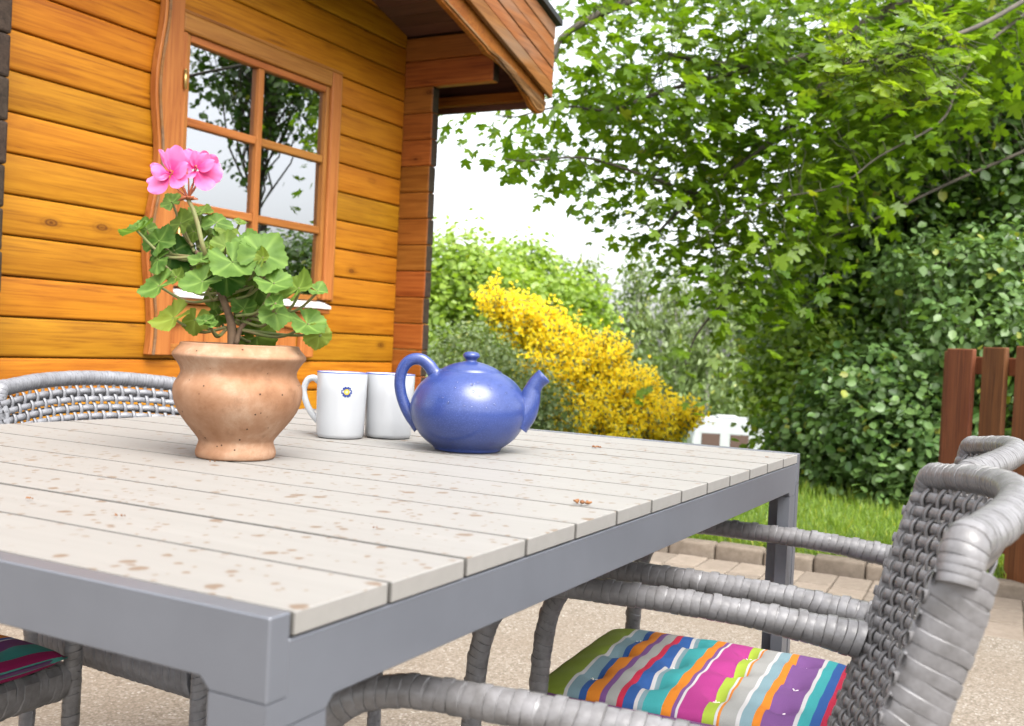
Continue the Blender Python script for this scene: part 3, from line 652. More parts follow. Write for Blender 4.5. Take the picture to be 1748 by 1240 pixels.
pt.build('leaf_stalk', M['twig'], maple, kind='stuff')
# ---- dense dark trees behind the fence and hedge
def darktree(name, label, lumps, nc, nl, x, y, mat='dark_leaf', size=.075, colb=0, hollow=.35):
    b_ = np.array([x, y, gz((x, y))]); e = empty(name, b_, 0, label, 'tree', None); ls = [(l[0] - b_, l[1]) for l in lumps]
    C_, D_, I_ = clusters(ls, nc, hollow); foliage('crown', C_, D_, nl, .12, size, M[mat], OVAL, e, upb=.7, colb=colb, zmin=0)
    top = max(l[0][2] for l in ls); tr = catmull([(0, 0, -.1), (.05, 0, top * .3), (-.05, .05, top * .6), (0, 0, top)], 5); s_ = Soup(); s_.tube(tr, np.linspace(.11, .03, len(tr)), 10); s_.build('trunk', M['bark'], e)
    br = Soup()
    for j in range(0, len(C_), max(1, len(C_) // 90)): br.tube(wiggle(tr[RS.randint(len(tr) // 2, len(tr))], C_[j], 5, .06), np.linspace(.018, .004, 5), 5, caps=False)
    br.build('limb', M['bark'], e); return e
darktree('hazel_tree', 'tall dark leafy tree rising behind the brown fence', [pxl(1640, 230, 8.6, 190, 210, 1.0), pxl(1500, 330, 8.4, 140, 170, .9), pxl(1730, 420, 8.2, 150, 190, .9), pxl(1600, 480, 8.4, 150, 160, .9), pxl(1780, 120, 8.8, 160, 200, 1.0), pxl(1560, 120, 9.0, 140, 150, .9)], 1700, 17, 3.9, 8.5)
darktree('thicket_tree', 'dark leafy tree between the maple branches and the round leaved hedge', [pxl(1410, 520, 8.8, 120, 150, .9), pxl(1400, 640, 8.6, 105, 130, .8), pxl(1480, 620, 8.4, 130, 150, .9), pxl(1450, 420, 9.0, 110, 120, .8)], 760, 17, 2.7, 8.7, colb=.15)
# ---- trees across the garden, seen mirrored in the cabin window
def wl(x, y, z, rx, ry, rz): return np.array([x, y, z]), np.array([rx, ry, rz])
darktree('linden_tree', 'airy dark tree across the garden mirrored in the cabin window', [wl(7.86, 7.17, 4.15, .55, .5, .75), wl(7.76, 7.5, 3.25, .35, .3, .45), wl(7.58, 8.0, 4.2, .65, .6, .9), wl(7.9, 7.5, 5.4, 1.1, 1.0, .8), wl(8.6, 8.0, 4.6, .8, .8, .9)], 300, 13, 8.3, 7.8, size=.10, hollow=.1)
shrub('garden_shrub', 'low dark shrub across the garden mirrored in the lower window panes', 'shrub', [wl(7.9, 6.9, .8, .8, .7, .9), wl(7.6, 8.0, 1.1, .8, .8, 1.1), wl(8.2, 6.0, .6, .9, .8, .8)], 330, 16, .13, .09, 'dark_leaf', hollow=.4)
shrub('hedge_shrub', 'round leaved green shrub beside the left end of the brown fence', 'shrub', [pxl(1480, 700, 6.7, 120, 110, .6), pxl(1560, 760, 6.4, 110, 110, .5), pxl(1420, 780, 6.9, 100, 90, .5), pxl(1590, 640, 6.6, 90, 90, .5), pxl(1530, 830, 6.3, 80, 60, .4)], 640, 20, .075, .058, 'shrub_leaf', group=None, hollow=.45)
shrub('hedge_shrub', 'tall grey green shrub leaning over the top of the brown fence', 'shrub', [pxl(1690, 555, 6.3, 110, 60, .5), pxl(1620, 470, 6.8, 120, 70, .5), pxl(1740, 480, 6.6, 110, 90, .5), pxl(1780, 640, 6.2, 130, 130, .5), pxl(1650, 700, 6.7, 110, 140, .4)], 620, 20, .075, .056, 'shrub_leaf', hollow=.45, colb=.08)
shrub('hedge_shrub', 'loose bright green shrub between the table corner and the hedge', 'shrub', [pxl(1362, 690, 7.6, 66, 90, .5), pxl(1400, 740, 7.2, 75, 80, .5), pxl(1355, 800, 7.4, 40, 40, .4), pxl(1360, 620, 8.0, 90, 90, .5)], 330, 18, .09, .058, 'light_leaf', hollow=.3, colb=-.25)
# ---- shrubs on the left, between cabin and broom
shrub('leafy_bush', 'tall yellow green bush rising beside the cabin corner', 'bush', [pxl(775, 470, 12.2, 80, 70, .6), pxl(830, 510, 11.9, 90, 80, .6), pxl(760, 560, 11.8, 70, 80, .6), pxl(840, 600, 11.8, 90, 90, .6)], 760, 16, .12, .085, 'light_leaf', hollow=.35)
shrub('leafy_bush', 'yellow green bush behind the yellow flowers with upright shoots', 'bush', [pxl(900, 520, 13.3, 90, 60, .6), pxl(970, 540, 13.6, 70, 70, .6), pxl(930, 600, 13.3, 90, 80, .6), pxl(890, 455, 13.6, 40, 45, .3), pxl(985, 610, 13.3, 40, 70, .4)], 720, 16, .11, .09, 'light_leaf', hollow=.35)
shrub('grey_bush', 'low grey green small leaved bush behind the blue teapot', 'bush', [pxl(800, 610, 9.2, 75, 60, .5), pxl(860, 660, 9.0, 80, 70, .5), pxl(760, 690, 9.0, 70, 80, .5), pxl(920, 700, 8.8, 60, 60, .4), pxl(830, 730, 8.7, 110, 50, .5)], 620, 22, .07, .036, 'grey_leaf', hollow=.4, srad=.012)
# ---- yellow broom: sprays of thin green twigs set with flowers
lum = [pxl(850, 520, 10.1, 34, 22, .3), pxl(900, 552, 10.0, 46, 34, .4), pxl(945, 588, 9.9, 44, 42, .4), pxl(985, 640, 9.7, 55, 46, .4), pxl(1035, 625, 9.7, 34, 50, .3), pxl(1060, 680, 9.6, 62, 50, .4), pxl(1010, 715, 9.5, 75, 46, .4), pxl(1110, 720, 9.5, 62, 40, .4), pxl(1160, 712, 9.5, 34, 18, .25), pxl(930, 640, 9.6, 40, 34, .3), pxl(1060, 760, 9.2, 110, 40, .4)]
cen = np.mean([l[0] for l in lum], 0); base = np.array([cen[0], cen[1], gz(cen)]); broom = empty('broom_bush', base, 0, 'broom bush covered in bright yellow flowers', 'bush')
C_, D_, I_ = clusters([(l[0] - base, l[1]) for l in lum], 2600, .6); n = len(C_); sp = Soup(); fp, fdir = [], []
for c_, d in zip(C_, D_):
    dr = d * .7 + np.array([0, 0, .8]) + RS.normal(size=3) * .25; dr /= np.linalg.norm(dr); L = RS.uniform(.14, .34) if RS.rand() < .8 else RS.uniform(.35, .6); a = c_ - dr * L * .6
    if a[2] < .02: continue
    sp.tube([a, a + dr * L * .5 + RS.normal(size=3) * .008, a + dr * L], [.004, .003, .0015], 4, caps=False); q = RS.randint(18, 32); tt = RS.rand(q) ** .8
    fp.append(a + dr * (tt * L)[:, None] + RS.normal(size=(q, 3)) * .018); fdir.append(np.repeat(dr[None], q, 0))
sp.build('twig', M['twig'], broom, kind='stuff'); fp = np.concatenate(fp); fdir = np.concatenate(fdir); n = len(fp)
fl = RS.rand(n) < .80; nr = fdir * .5 + unit(n) * .8 + np.array([.1, -.7, .5]); tp = fdir * .4 + unit(n)
PET = ([(0, 0, 0), (.42, .35, .15), (.3, .95, .0), (-.3, .95, .0), (-.42, .35, .15)], [(0, 1, 2, 3, 4)])
cloud('flower', PET[0], PET[1], fp[fl], nr[fl], tp[fl], RS.uniform(.022, .038, fl.sum()), np.stack([RS.rand(fl.sum()), RS.rand(fl.sum()), np.zeros(fl.sum())], 1), M['broom_flower'], broom, 'stuff')
cloud('foliage', OVAL[0], OVAL[1], fp[~fl], nr[~fl], tp[~fl], RS.uniform(.02, .035, (~fl).sum()), np.stack([RS.rand((~fl).sum()) * .6] * 2 + [np.zeros((~fl).sum())], 1), M['grey_leaf'], broom, 'stuff')
mn = Soup()
for l in lum: mn.tube(wiggle((RS.normal() * .1, RS.normal() * .1, -.03), l[0] - base, 6, .05), np.linspace(.02, .006, 6), 6)
mn.build('stem', M['bark'], broom)
# ---- far birches and a tall tree line beyond the caravan
far = [(965, 52, 455, 60), (1025, 46, 450, 62), (1085, 44, 440, 70), (1150, 48, 455, 66), (1205, 42, 450, 66), (1265, 50, 470, 70), (900, 58, 440, 70), (1330, 46, 440, 70), (1420, 50, 420, 80), (845, 60, 455, 60)]
marks = ['with a bare white stem showing', 'standing behind the white caravan', 'whose crown meets the lowest maple twigs', 'standing behind the yellow broom', 'beside the tree with the bare white stem']
for i, (x, d, ytop, wpx) in enumerate(far):
    p = atd(x, 640, d); b_ = np.array([p[0], p[1], gz(p)]); top = atd(x, ytop, d)[2] - b_[2]; wm = wpx * d / F_PX
    e = empty('birch_tree', b_, 0, 'hazy green birch in the far row of trees beyond the caravan', 'tree', 'far birches beyond the caravan')
    ls = [(np.array([RS.normal() * .3 * wm, RS.normal() * .4, top * f]), np.array([wm * r_, wm * r_, top * .17])) for f, r_ in ((.2, .95), (.38, 1.0), (.55, .9), (.72, .7), (.88, .42))]
    Cc, Dd, _ = clusters(ls, 330, .3); foliage('crown', Cc, Dd, 13, np.array([.22, .22, .3]), .24, M['birch_leaf'], SPRAY, e, upb=.3, droop=1.2, zmin=.2)
    tr = catmull([(0, 0, -.2), (.08, 0, top * .4), (-.06, 0, top * .7), (.05, 0, top * .97)], 5); s_ = Soup(); s_.tube(tr, np.linspace(.13, .03, len(tr)), 8); s_.build('trunk', M['birch_bark'], e)
# ================================================================== TABLE
RZT = math.pi / 2 - TYAW; BW = .09486; TL = 1.006; NB = 13; TW = BW * NB
table = empty('garden_table', TN, RZT, 'garden table with pale grey boards on a grey metal frame', 'table')
bmesh_ = boxmesh((-BW / 2 + .0019, -TL / 2, -.0068), (BW / 2 - .0019, TL / 2, .0068), .0007, 1); bmesh_.materials.append(M['board']); bmesh_.materials.append(M['board_edge'])
for p in bmesh_.polygons:
    if abs(p.normal[0]) > .5: p.material_index = 1      # grime in the joints
for i in range(NB):
    o = link('board', bmesh_, None, table); o.location = (BW * (i + .5), TL / 2, TH - .0068 + random.uniform(-.0004, .0002)); o.rotation_euler = (0, random.uniform(-.002, .002), 0)
AL = M['alu']
g_ = .007
for a, b_ in ((-.018, -.0006), (TW + .0006, TW + .018)):      # end frames: apron with gusseted corners
    prism('apron', [(0, TH + .0008), (TL, TH + .0008), (TL, TH - .0401 - g_), (TL - .042, TH - .0401 - g_), (TL - .042 - g_, TH - .0401), (.042 + g_, TH - .0401), (.042, TH - .0401 - g_), (0, TH - .0401 - g_)], a, b_, AL, table, axis=0, bevel=.0009)
for a, b_ in ((.001, .019), (TL - .019, TL - .001)):
    prism('apron', [(-.0003, TH - .0152), (TW + .0003, TH - .0152), (TW + .0003, TH - .0575 - g_), (TW - .036, TH - .0575 - g_), (TW - .036 - g_, TH - .0575), (.036 + g_, TH - .0575), (.036, TH - .0575 - g_), (-.0003, TH - .0575 - g_)], a, b_, AL, table, axis=1, bevel=.0009)
for u0, sg in ((-.018, 1), (TW + .018, -1)):
    for v0, sv in ((0, 1), (TL, -1)):
        a, b_ = sorted((u0, u0 + sg * .0174)); c_, d_ = sorted((v0, v0 + sv * .042))
        lg = box('leg', (a, c_, .012), (b_, d_, TH - .0402 - g_), AL, table, 0)
        a2, b2 = sorted((u0 + sg * .0177, u0 + sg * .054)); c2, d2 = sorted((v0 + sv * .001, v0 + sv * .019))
        box('leg_flange', (a2, c2, .012), (b2, d2, TH - .0576 - g_), AL, table, 0)
        box('foot', (min(a, a2) + .001, min(c_, c2) + .001, 0), (max(b_, b2) - .001, max(d_, d2) - .001, .0118), M['black_rubber'], table, .002)
for v in (.33, .67): box('cross_bar', (.001, v - .015, TH - .045), (TW - .001, v + .015, TH - .0152), AL, table, .002)
# ================================================================== CHAIRS
AX = .203
def back_pt(a, t_):
    """the curved, raked back: a across (-1..1), t up (0..1)"""
    return np.array([a * (.198 + .012 * t_), -.165 - .105 * t_ - .055 * (1 - a * a) * (.35 + .65 * t_), .385 + t_ * (.384 + .016 * (1 - a * a))])
def back_nrm(a, t_):
    e = 1e-3; u_ = back_pt(a + e, t_) - back_pt(a - e, t_); v_ = back_pt(a, t_ + e) - back_pt(a, t_ - e); n_ = np.cross(u_, v_); return n_ / np.linalg.norm(n_)
def strap_mesh(pts, nrm, wid, th):
    """a flat, slightly domed cane strip that follows pts"""
    pts = np.array(pts); T = np.gradient(pts, axis=0); T /= np.linalg.norm(T, axis=1)[:, None]; vs = []
    for p, n_, t_ in zip(pts, nrm, T):
        s_ = np.cross(t_, n_); s_ /= np.linalg.norm(s_)
        for a, h in ((-.5, -.3), (-.45, .34), (0, .5), (.45, .34), (.5, -.3), (0, -.5)): vs.append(p + s_ * a * wid + n_ * h * th)
    m_ = len(pts); fs = [(i * 6 + k, i * 6 + (k + 1) % 6, (i + 1) * 6 + (k + 1) % 6, (i + 1) * 6 + k) for i in range(m_ - 1) for k in range(6)]
    return mesh(vs, fs)
def make_chair(mat, ny=26, nx=27):
    e = empty('wicker_chair'); m_ = M[mat]
    # arm and front leg are one wound cane tube
    for sx in (-1, 1):
        P_ = catmull([(sx * AX, -.226, .602), (sx * AX, -.17, .608), (sx * AX, -.08, .616), (sx * AX, .05, .619), (sx * AX, .125, .616), (sx * (AX + .001), .172, .594), (sx * AX, .198, .545), (sx * AX, .207, .44), (sx * AX, .207, .25), (sx * AX, .212, .012)], 8)
        s_ = Soup(); s_.wrapped(P_, .0142, .0132, .0100, 14, strap=True, taper=([0, .05, .12, .4, .6, 1], [1.55, 1.3, 1.1, 1, .92, .85])); s_.build('arm', m_, e, kind='stuff', sharp=32)
    # back posts run down into the rear legs
    for sx in (-1, 1):
        P_ = [back_pt(sx * .985, t_) + np.array([0, -.018, 0]) for t_ in np.linspace(.985, 0, 9)] + [np.array((sx * .198, -.185, .30)), np.array((sx * .2, -.19, .15)), np.array((sx * .2, -.205, .012))]
        s_ = Soup(); s_.wrapped(catmull(P_, 5), .0105, .0215, .0105, 14, taper=([0, .04, .5, .56, 1], [.9, 1, 1, .85, .8]), slant=.4); s_.build('back_post', m_, e, kind='stuff', sharp=32)
    P_ = [back_pt(a, 1.0) + np.array([0, -.012, .008]) for a in np.linspace(-.97, .97, 23)]; P_ = [back_pt(-1.02, .955) + np.array([0, -.016, 0])] + P_ + [back_pt(1.02, .955) + np.array([0, -.016, 0])]
    s_ = Soup(); s_.wrapped(catmull(P_, 3), .0138, .0152, .0060, 14, taper=([0, .03, .97, 1], [.9, 1, 1, .9]), slant=.15); s_.build('top_rail', m_, e, kind='stuff', sharp=32)
    bk = empty('backrest'); bk.parent = e; ta = np.linspace(.03, .965, ny); aa = np.linspace(-.965, .965, nx); am = .0023
    for i, t_ in enumerate(ta):
        pts, nr = [], []
        for k in range(4 * (nx - 1) + 1 + 8):
            a = -1.02 + 2.04 * k / (4 * (nx - 1) + 8); j = (a + .965) / (1.93) * (nx - 1); n_ = back_nrm(a, t_)
            pts.append(back_pt(a, t_) + n_ * am * math.cos(math.pi * j) * (1 if i % 2 == 0 else -1)); nr.append(n_)
        link('weft_strap', strap_mesh(pts, nr, .0102, .0032), m_, bk, True)
    for j, a in enumerate(aa):
        pts, nr = [], []
        for k in range(4 * (ny - 1) + 5):
            t_ = -.01 + 1.0 * k / (4 * (ny - 1) + 4); i = (t_ - .03) / .935 * (ny - 1); n_ = back_nrm(a, t_)
            pts.append(back_pt(a, t_) - n_ * am * math.cos(math.pi * i) * (1 if j % 2 == 0 else -1)); nr.append(n_)
        link('warp_strap', strap_mesh(pts, nr, .0066, .0032), m_, bk, True)
    rs_ = Soup()                                   # the second, coarser layer on the rear of the back
    for i in range(15):
        t_ = .05 + .9 * i / 14; pts = [back_pt(a, t_) + np.array([0, -.013, 0]) for a in np.linspace(-.97, .97, 13)]; q_ = strap_mesh(pts, [back_nrm(a, t_) for a in np.linspace(-.96, .96, 13)], .015, .003)
        rs_.add(np.array([v.co[:] for v in q_.vertices]), [tuple(p.vertices) for p in q_.polygons])
    rs_.build('rear_weave', m_, e, kind='stuff')
    # seat: four wound rails, a woven sheet
    for A_, B_ in (((-.19, .2, .392), (.19, .2, .392)), ((-.19, -.165, .392), (.19, -.165, .392)), ((-.195, -.15, .39), (-.195, .19, .39)), ((.195, -.15, .39), (.195, .19, .39))):
        s_ = Soup(); s_.wrapped(catmull([A_, (np.array(A_) + np.array(B_)) / 2, B_], 10), .018, .026, .0125, 10, strap=True, slant=.5); s_.build('seat_rail', m_, e, kind='stuff', sharp=32)
    s_ = Soup()
    for k in range(24):
        x_ = -.178 + .356 * k / 23; s_.add(*(lambda q: (np.array([v.co[:] for v in q.vertices]), [tuple(p.vertices) for p in q.polygons]))(boxmesh((x_ - .0068, -.155, .400 + .002 * (k % 2)), (x_ + .0068, .19, .404 + .002 * (k % 2)))))
    s_.build('seat', m_, e, False, kind='stuff')
    for sx in (-1, 1):
        for y_ in (.212, -.205): box('foot', (sx * .2025 - .012, y_ - .012, 0), (sx * .2025 + .012, y_ + .012, .013), M['black_rubber'], e, .003)
    return e
def put_chair(o, u, v, turn, label, group=None):
    p = tuv(u, v); o.location = p; o.rotation_euler = (0, 0, RZT + turn); o['label'] = label; o['category'] = 'chair'
    if group: o['group'] = group
GRPC = 'wicker chairs around the garden table'
c1 = make_chair('cane'); put_chair(c1, .452, -.006, R(9), 'empty grey wicker armchair pushed up to the table corner', GRPC)
c2 = copy_tree(c1); put_chair(c2, .968, .015, R(4), 'grey wicker armchair holding the bright striped cushion', GRPC)
c3 = make_chair('cane_lit'); put_chair(c3, .86, .885, math.pi + R(-3), 'pale lit grey wicker chair behind the terracotta pot', GRPC)
c4 = copy_tree(c1); put_chair(c4, .345, 1.04, math.pi + R(2), 'dark wicker chair with deep coloured cushion under the table', GRPC)
# ---- cushions
def cushion(name, mat, chair, label):
    W_, D_, Hh, n_ = .352, .385, .044, 44; vs, fs = [], []; but = [(a, b_) for a in (-.105, 0, .105) for b_ in (-.125, -.042, .042, .125)]
    for side in (1, -1):
        for j in range(n_ + 1):
            for i in range(n_ + 1):
                a, b_ = -1 + 2 * i / n_, -1 + 2 * j / n_; ed = max(0, 1 - abs(a) ** 5) * max(0, 1 - abs(b_) ** 5); x_, y_ = a * W_ / 2, b_ * D_ / 2
                x_ *= 1 - .02 * (1 - ed); z = side * Hh / 2 * (ed ** .42)
                dim = 0
                for bx, by in but:
                    dd = (x_ - bx) ** 2 + (y_ - by) ** 2; dim += .017 * math.exp(-dd / .00028) + .0035 * math.exp(-(abs(x_ - bx) / .05) ** 2 - ((y_ - by) / .011) ** 2)
                z -= side * min(dim, .02) * ed; z += .0016 * math.sin(x_ * 90 + y_ * 40) * ed
                vs.append((x_, y_, z))
    N1 = (n_ + 1) ** 2
    for s0 in (0, N1):
        for j in range(n_):
            for i in range(n_):
                q = [s0 + j * (n_ + 1) + i, s0 + j * (n_ + 1) + i + 1, s0 + (j + 1) * (n_ + 1) + i + 1, s0 + (j + 1) * (n_ + 1) + i]; fs.append(tuple(q if s0 == 0 else q[::-1]))
    e = empty(name, label=label, cat='cushion', group='striped seat cushions'); me = mesh(vs, fs); bm = bmesh.new(); bm.from_mesh(me); bmesh.ops.remove_doubles(bm, verts=bm.verts[:], dist=1e-5); bm.to_mesh(me); bm.free()
    link('cover', me, M[mat], e, True)
    th = [Soup() for _ in but]
    for s_, (bx, by) in zip(th, but):
        for q in range(3):
            a = random.uniform(0, 6.28); s_.tube([(bx, by, .004), (bx + .002 * math.cos(a), by + .002 * math.sin(a), .009), (bx + .005 * math.cos(a), by + .005 * math.sin(a), .0095)], .0007, 5)
        s_.build('tuft_thread', M['thread'], e)
    pp_ = Soup(); q_ = []
    for k in range(121):
        a = 2 * math.pi * k / 120; ca_, sa_ = math.cos(a), math.sin(a); q_.append((math.copysign(abs(ca_) ** .16, ca_) * W_ * .492, math.copysign(abs(sa_) ** .16, sa_) * D_ * .496, 0))
    pp_.tube(q_, .0028, 8, caps=False); pp_.build('piping', M['piping'], e)
    e.location = chair.location + Vector((0, 0, .436)) + Matrix.Rotation(chair.rotation_euler[2], 3, 'Z') @ Vector((0, .04, 0)); e.rotation_euler = (0, 0, chair.rotation_euler[2]); return e
cushion('seat_cushion', 'cloth_bright', c2, 'tufted cushion striped green, orange, teal and magenta on a grey wicker armchair')
cushion('seat_cushion', 'cloth_deep', c4, 'deep purple and green striped cushion on the dark chair under the table')
# ================================================================== THINGS ON THE TABLE
def on_table(x, y): return atz(x, y, TH)
TZ = TH + .0006
# ---- terracotta pot
pp = on_table(402, 781); pot = empty('flower_pot', (pp[0], pp[1], TZ), 0, 'terracotta flower pot with flared rim standing on the table', 'pot'); POT = np.array([pp[0], pp[1], TZ])
prof = [(.0, .0), (.0455, .0), (.0472, .002), (.0478, .007), (.0462, .013), (.0445, .0185), (.0455, .0225), (.052, .031), (.0605, .0415), (.0695, .0545), (.0745, .066), (.0767, .078), (.0757, .0875), (.0715, .0955), (.0688, .101), (.0695, .107), (.0738, .1145), (.0785, .1205), (.0793, .1235), (.0775, .127), (.0725, .1325), (.0708, .1352), (.0700, .1372), (.0672, .1375), (.0655, .135), (.0645, .122), (.0635, .105), (0, .105)]
sp3 = catmull([(a, b_, 0) for a, b_ in prof[1:-1]], 3); lathe('pot_body', [(0, 0)] + [(max(p[0], 0), p[1]) for p in sp3] + [(0, .105)], M['terracotta'], pot, 72)
sv, sf = [], []; nr_, na = 8, 36
for i in range(nr_ + 1):
    for k in range(na): r_ = .0645 * i / nr_; a = 2 * math.pi * k / na; sv.append((r_ * math.cos(a), r_ * math.sin(a), .126 + random.uniform(-.002, .002) + .003 * (1 - i / nr_)))
for i in range(nr_):
    for k in range(na): sf.append((i * na + k, i * na + (k + 1) % na, (i + 1) * na + (k + 1) % na, (i + 1) * na + k))
link('soil', mesh(sv, sf), M['soil'], pot, True)
# ---- geranium growing in it
GB_ = POT + np.array([0, 0, .128]); ger = empty('geranium', GB_, 0, 'pink flowering geranium with scalloped green leaves growing in the terracotta pot', 'plant')
DP = pp[1]
def gp(zx, zy, dd=0.): return atd(180 + zx / 3.1, 230 + zy / 3.1, DP + dd) - GB_
def leaf_mesh(seed, cup, wav):
    rr = random.Random(seed); NA, RG = 91, (.0, .2, .4, .6, .78, .9, 1.0); vs, fs, cl = [], [], []; ph = rr.uniform(0, 6)
    for g_ in RG:
        for k in range(NA):
            f = -1 + 2 * k / (NA - 1); a = f * R(168); lob = .90 + .055 * math.cos(a * 5) + .030 * math.cos(a * 25) * (g_ > .6) + .03 * math.sin(a * 2 + ph)
            r_ = g_ * lob * (1 - .10 * abs(f) ** 3); x_, y_ = r_ * math.sin(a), r_ * math.cos(a)
            vein = abs(math.cos(a * 2.5)); z = cup * r_ * r_ + wav * r_ ** 2 * math.sin(a * 3 + ph) - .035 * r_ * math.cos(a * 5) + .055 * g_ ** 3 * math.sin(a * 6 + ph) + .03 * g_ ** 4 * math.sin(a * 13 + ph) + .10 * r_ * r_ * math.sin(a * 1.0 + ph * 2) * wav * 3
            vs.append((x_, y_, z)); v_ = max(0, vein ** 16 * (1 - g_ * .5)); cl.append(min(1, .20 - .13 * math.exp(-((g_ - .55) / .12) ** 2) + .75 * v_ + .12 * (g_ < .25) + .10 * rr.random() + .12 * math.sin(a * 2 + g_ * 5)))
    for i in range(len(RG) - 1):
        for k in range(NA - 1): fs.append((i * NA + k, (i + 1) * NA + k, (i + 1) * NA + k + 1, i * NA + k + 1))
    me = mesh(vs, fs); me.materials.append(M['geranium_leaf']); me.polygons.foreach_set('use_smooth', [True] * len(me.polygons))
    return me, cl
LB = [leaf_mesh(s_, c_, w_) for s_, c_, w_ in ((1, .22, .10), (2, -.20, .12), (3, .26, .16), (4, .05, .14), (5, -.2, .14), (6, .32, .18))]
def variant(base, bright, yel):
    me = base[0].copy(); ca = me.color_attributes.new('Col', 'FLOAT_COLOR', 'POINT'); c4 = np.ones((len(me.vertices), 4)); c4[:, 0] = np.clip(np.array(base[1]) * .8 + bright, 0, 1); c4[:, 2] = yel; ca.data.foreach_set('color', c4.ravel()); return me
LV = {}
def leaf(zx, zy, r_, ang, nx, nz, ny=-1., dd=0., kind=0, bright=.2, yel=0., stem=(640, 960, 0)):
    """blade centred at photo place (zx,zy); ang = where its tip points in the picture; normal leans right nx, up nz, to the viewer ny"""
    bright -= .06; key = (kind, round(bright, 1), round(yel, 1))
    if key not in LV: LV[key] = variant(LB[kind], bright, yel)
    n_ = Vector((nx, ny, nz)).normalized(); tip = Vector((math.cos(R(ang)), 0, math.sin(R(ang)))); y_ = (tip - n_ * tip.dot(n_)).normalized(); x_ = y_.cross(n_); sc = r_ / 3.1 * DP / F_PX * 1.22
    c_ = gp(zx, zy, dd); o_ = c_ - np.array(y_) * sc * .25
    o = link('leaf', LV[key], None, ger); o.matrix_local = Matrix(((x_[0] * sc, y_[0] * sc, n_[0] * sc, o_[0]), (x_[1] * sc, y_[1] * sc, n_[1] * sc, o_[1]), (x_[2] * sc, y_[2] * sc, n_[2] * sc, o_[2]), (0, 0, 0, 1)))
    a = gp(*stem); s_ = Soup(); mid = (a * .5 + o_ * .5) + np.array([(o_[0] - a[0]) * .12, 0, -.004]) - np.array(n_) * .012
    P_ = catmull([a, mid, o_ - np.array(n_) * .004, o_ + np.array(y_) * sc * .03], 5); s_.tube(P_, np.linspace(.0021, .0013, len(P_)), 7); s_.build('leaf_stalk', M['stalk'], ger)
S1, S2, S3, S4 = (600, 800, 0), (650, 960, 0), (470, 640, .01), (700, 990, -.005)
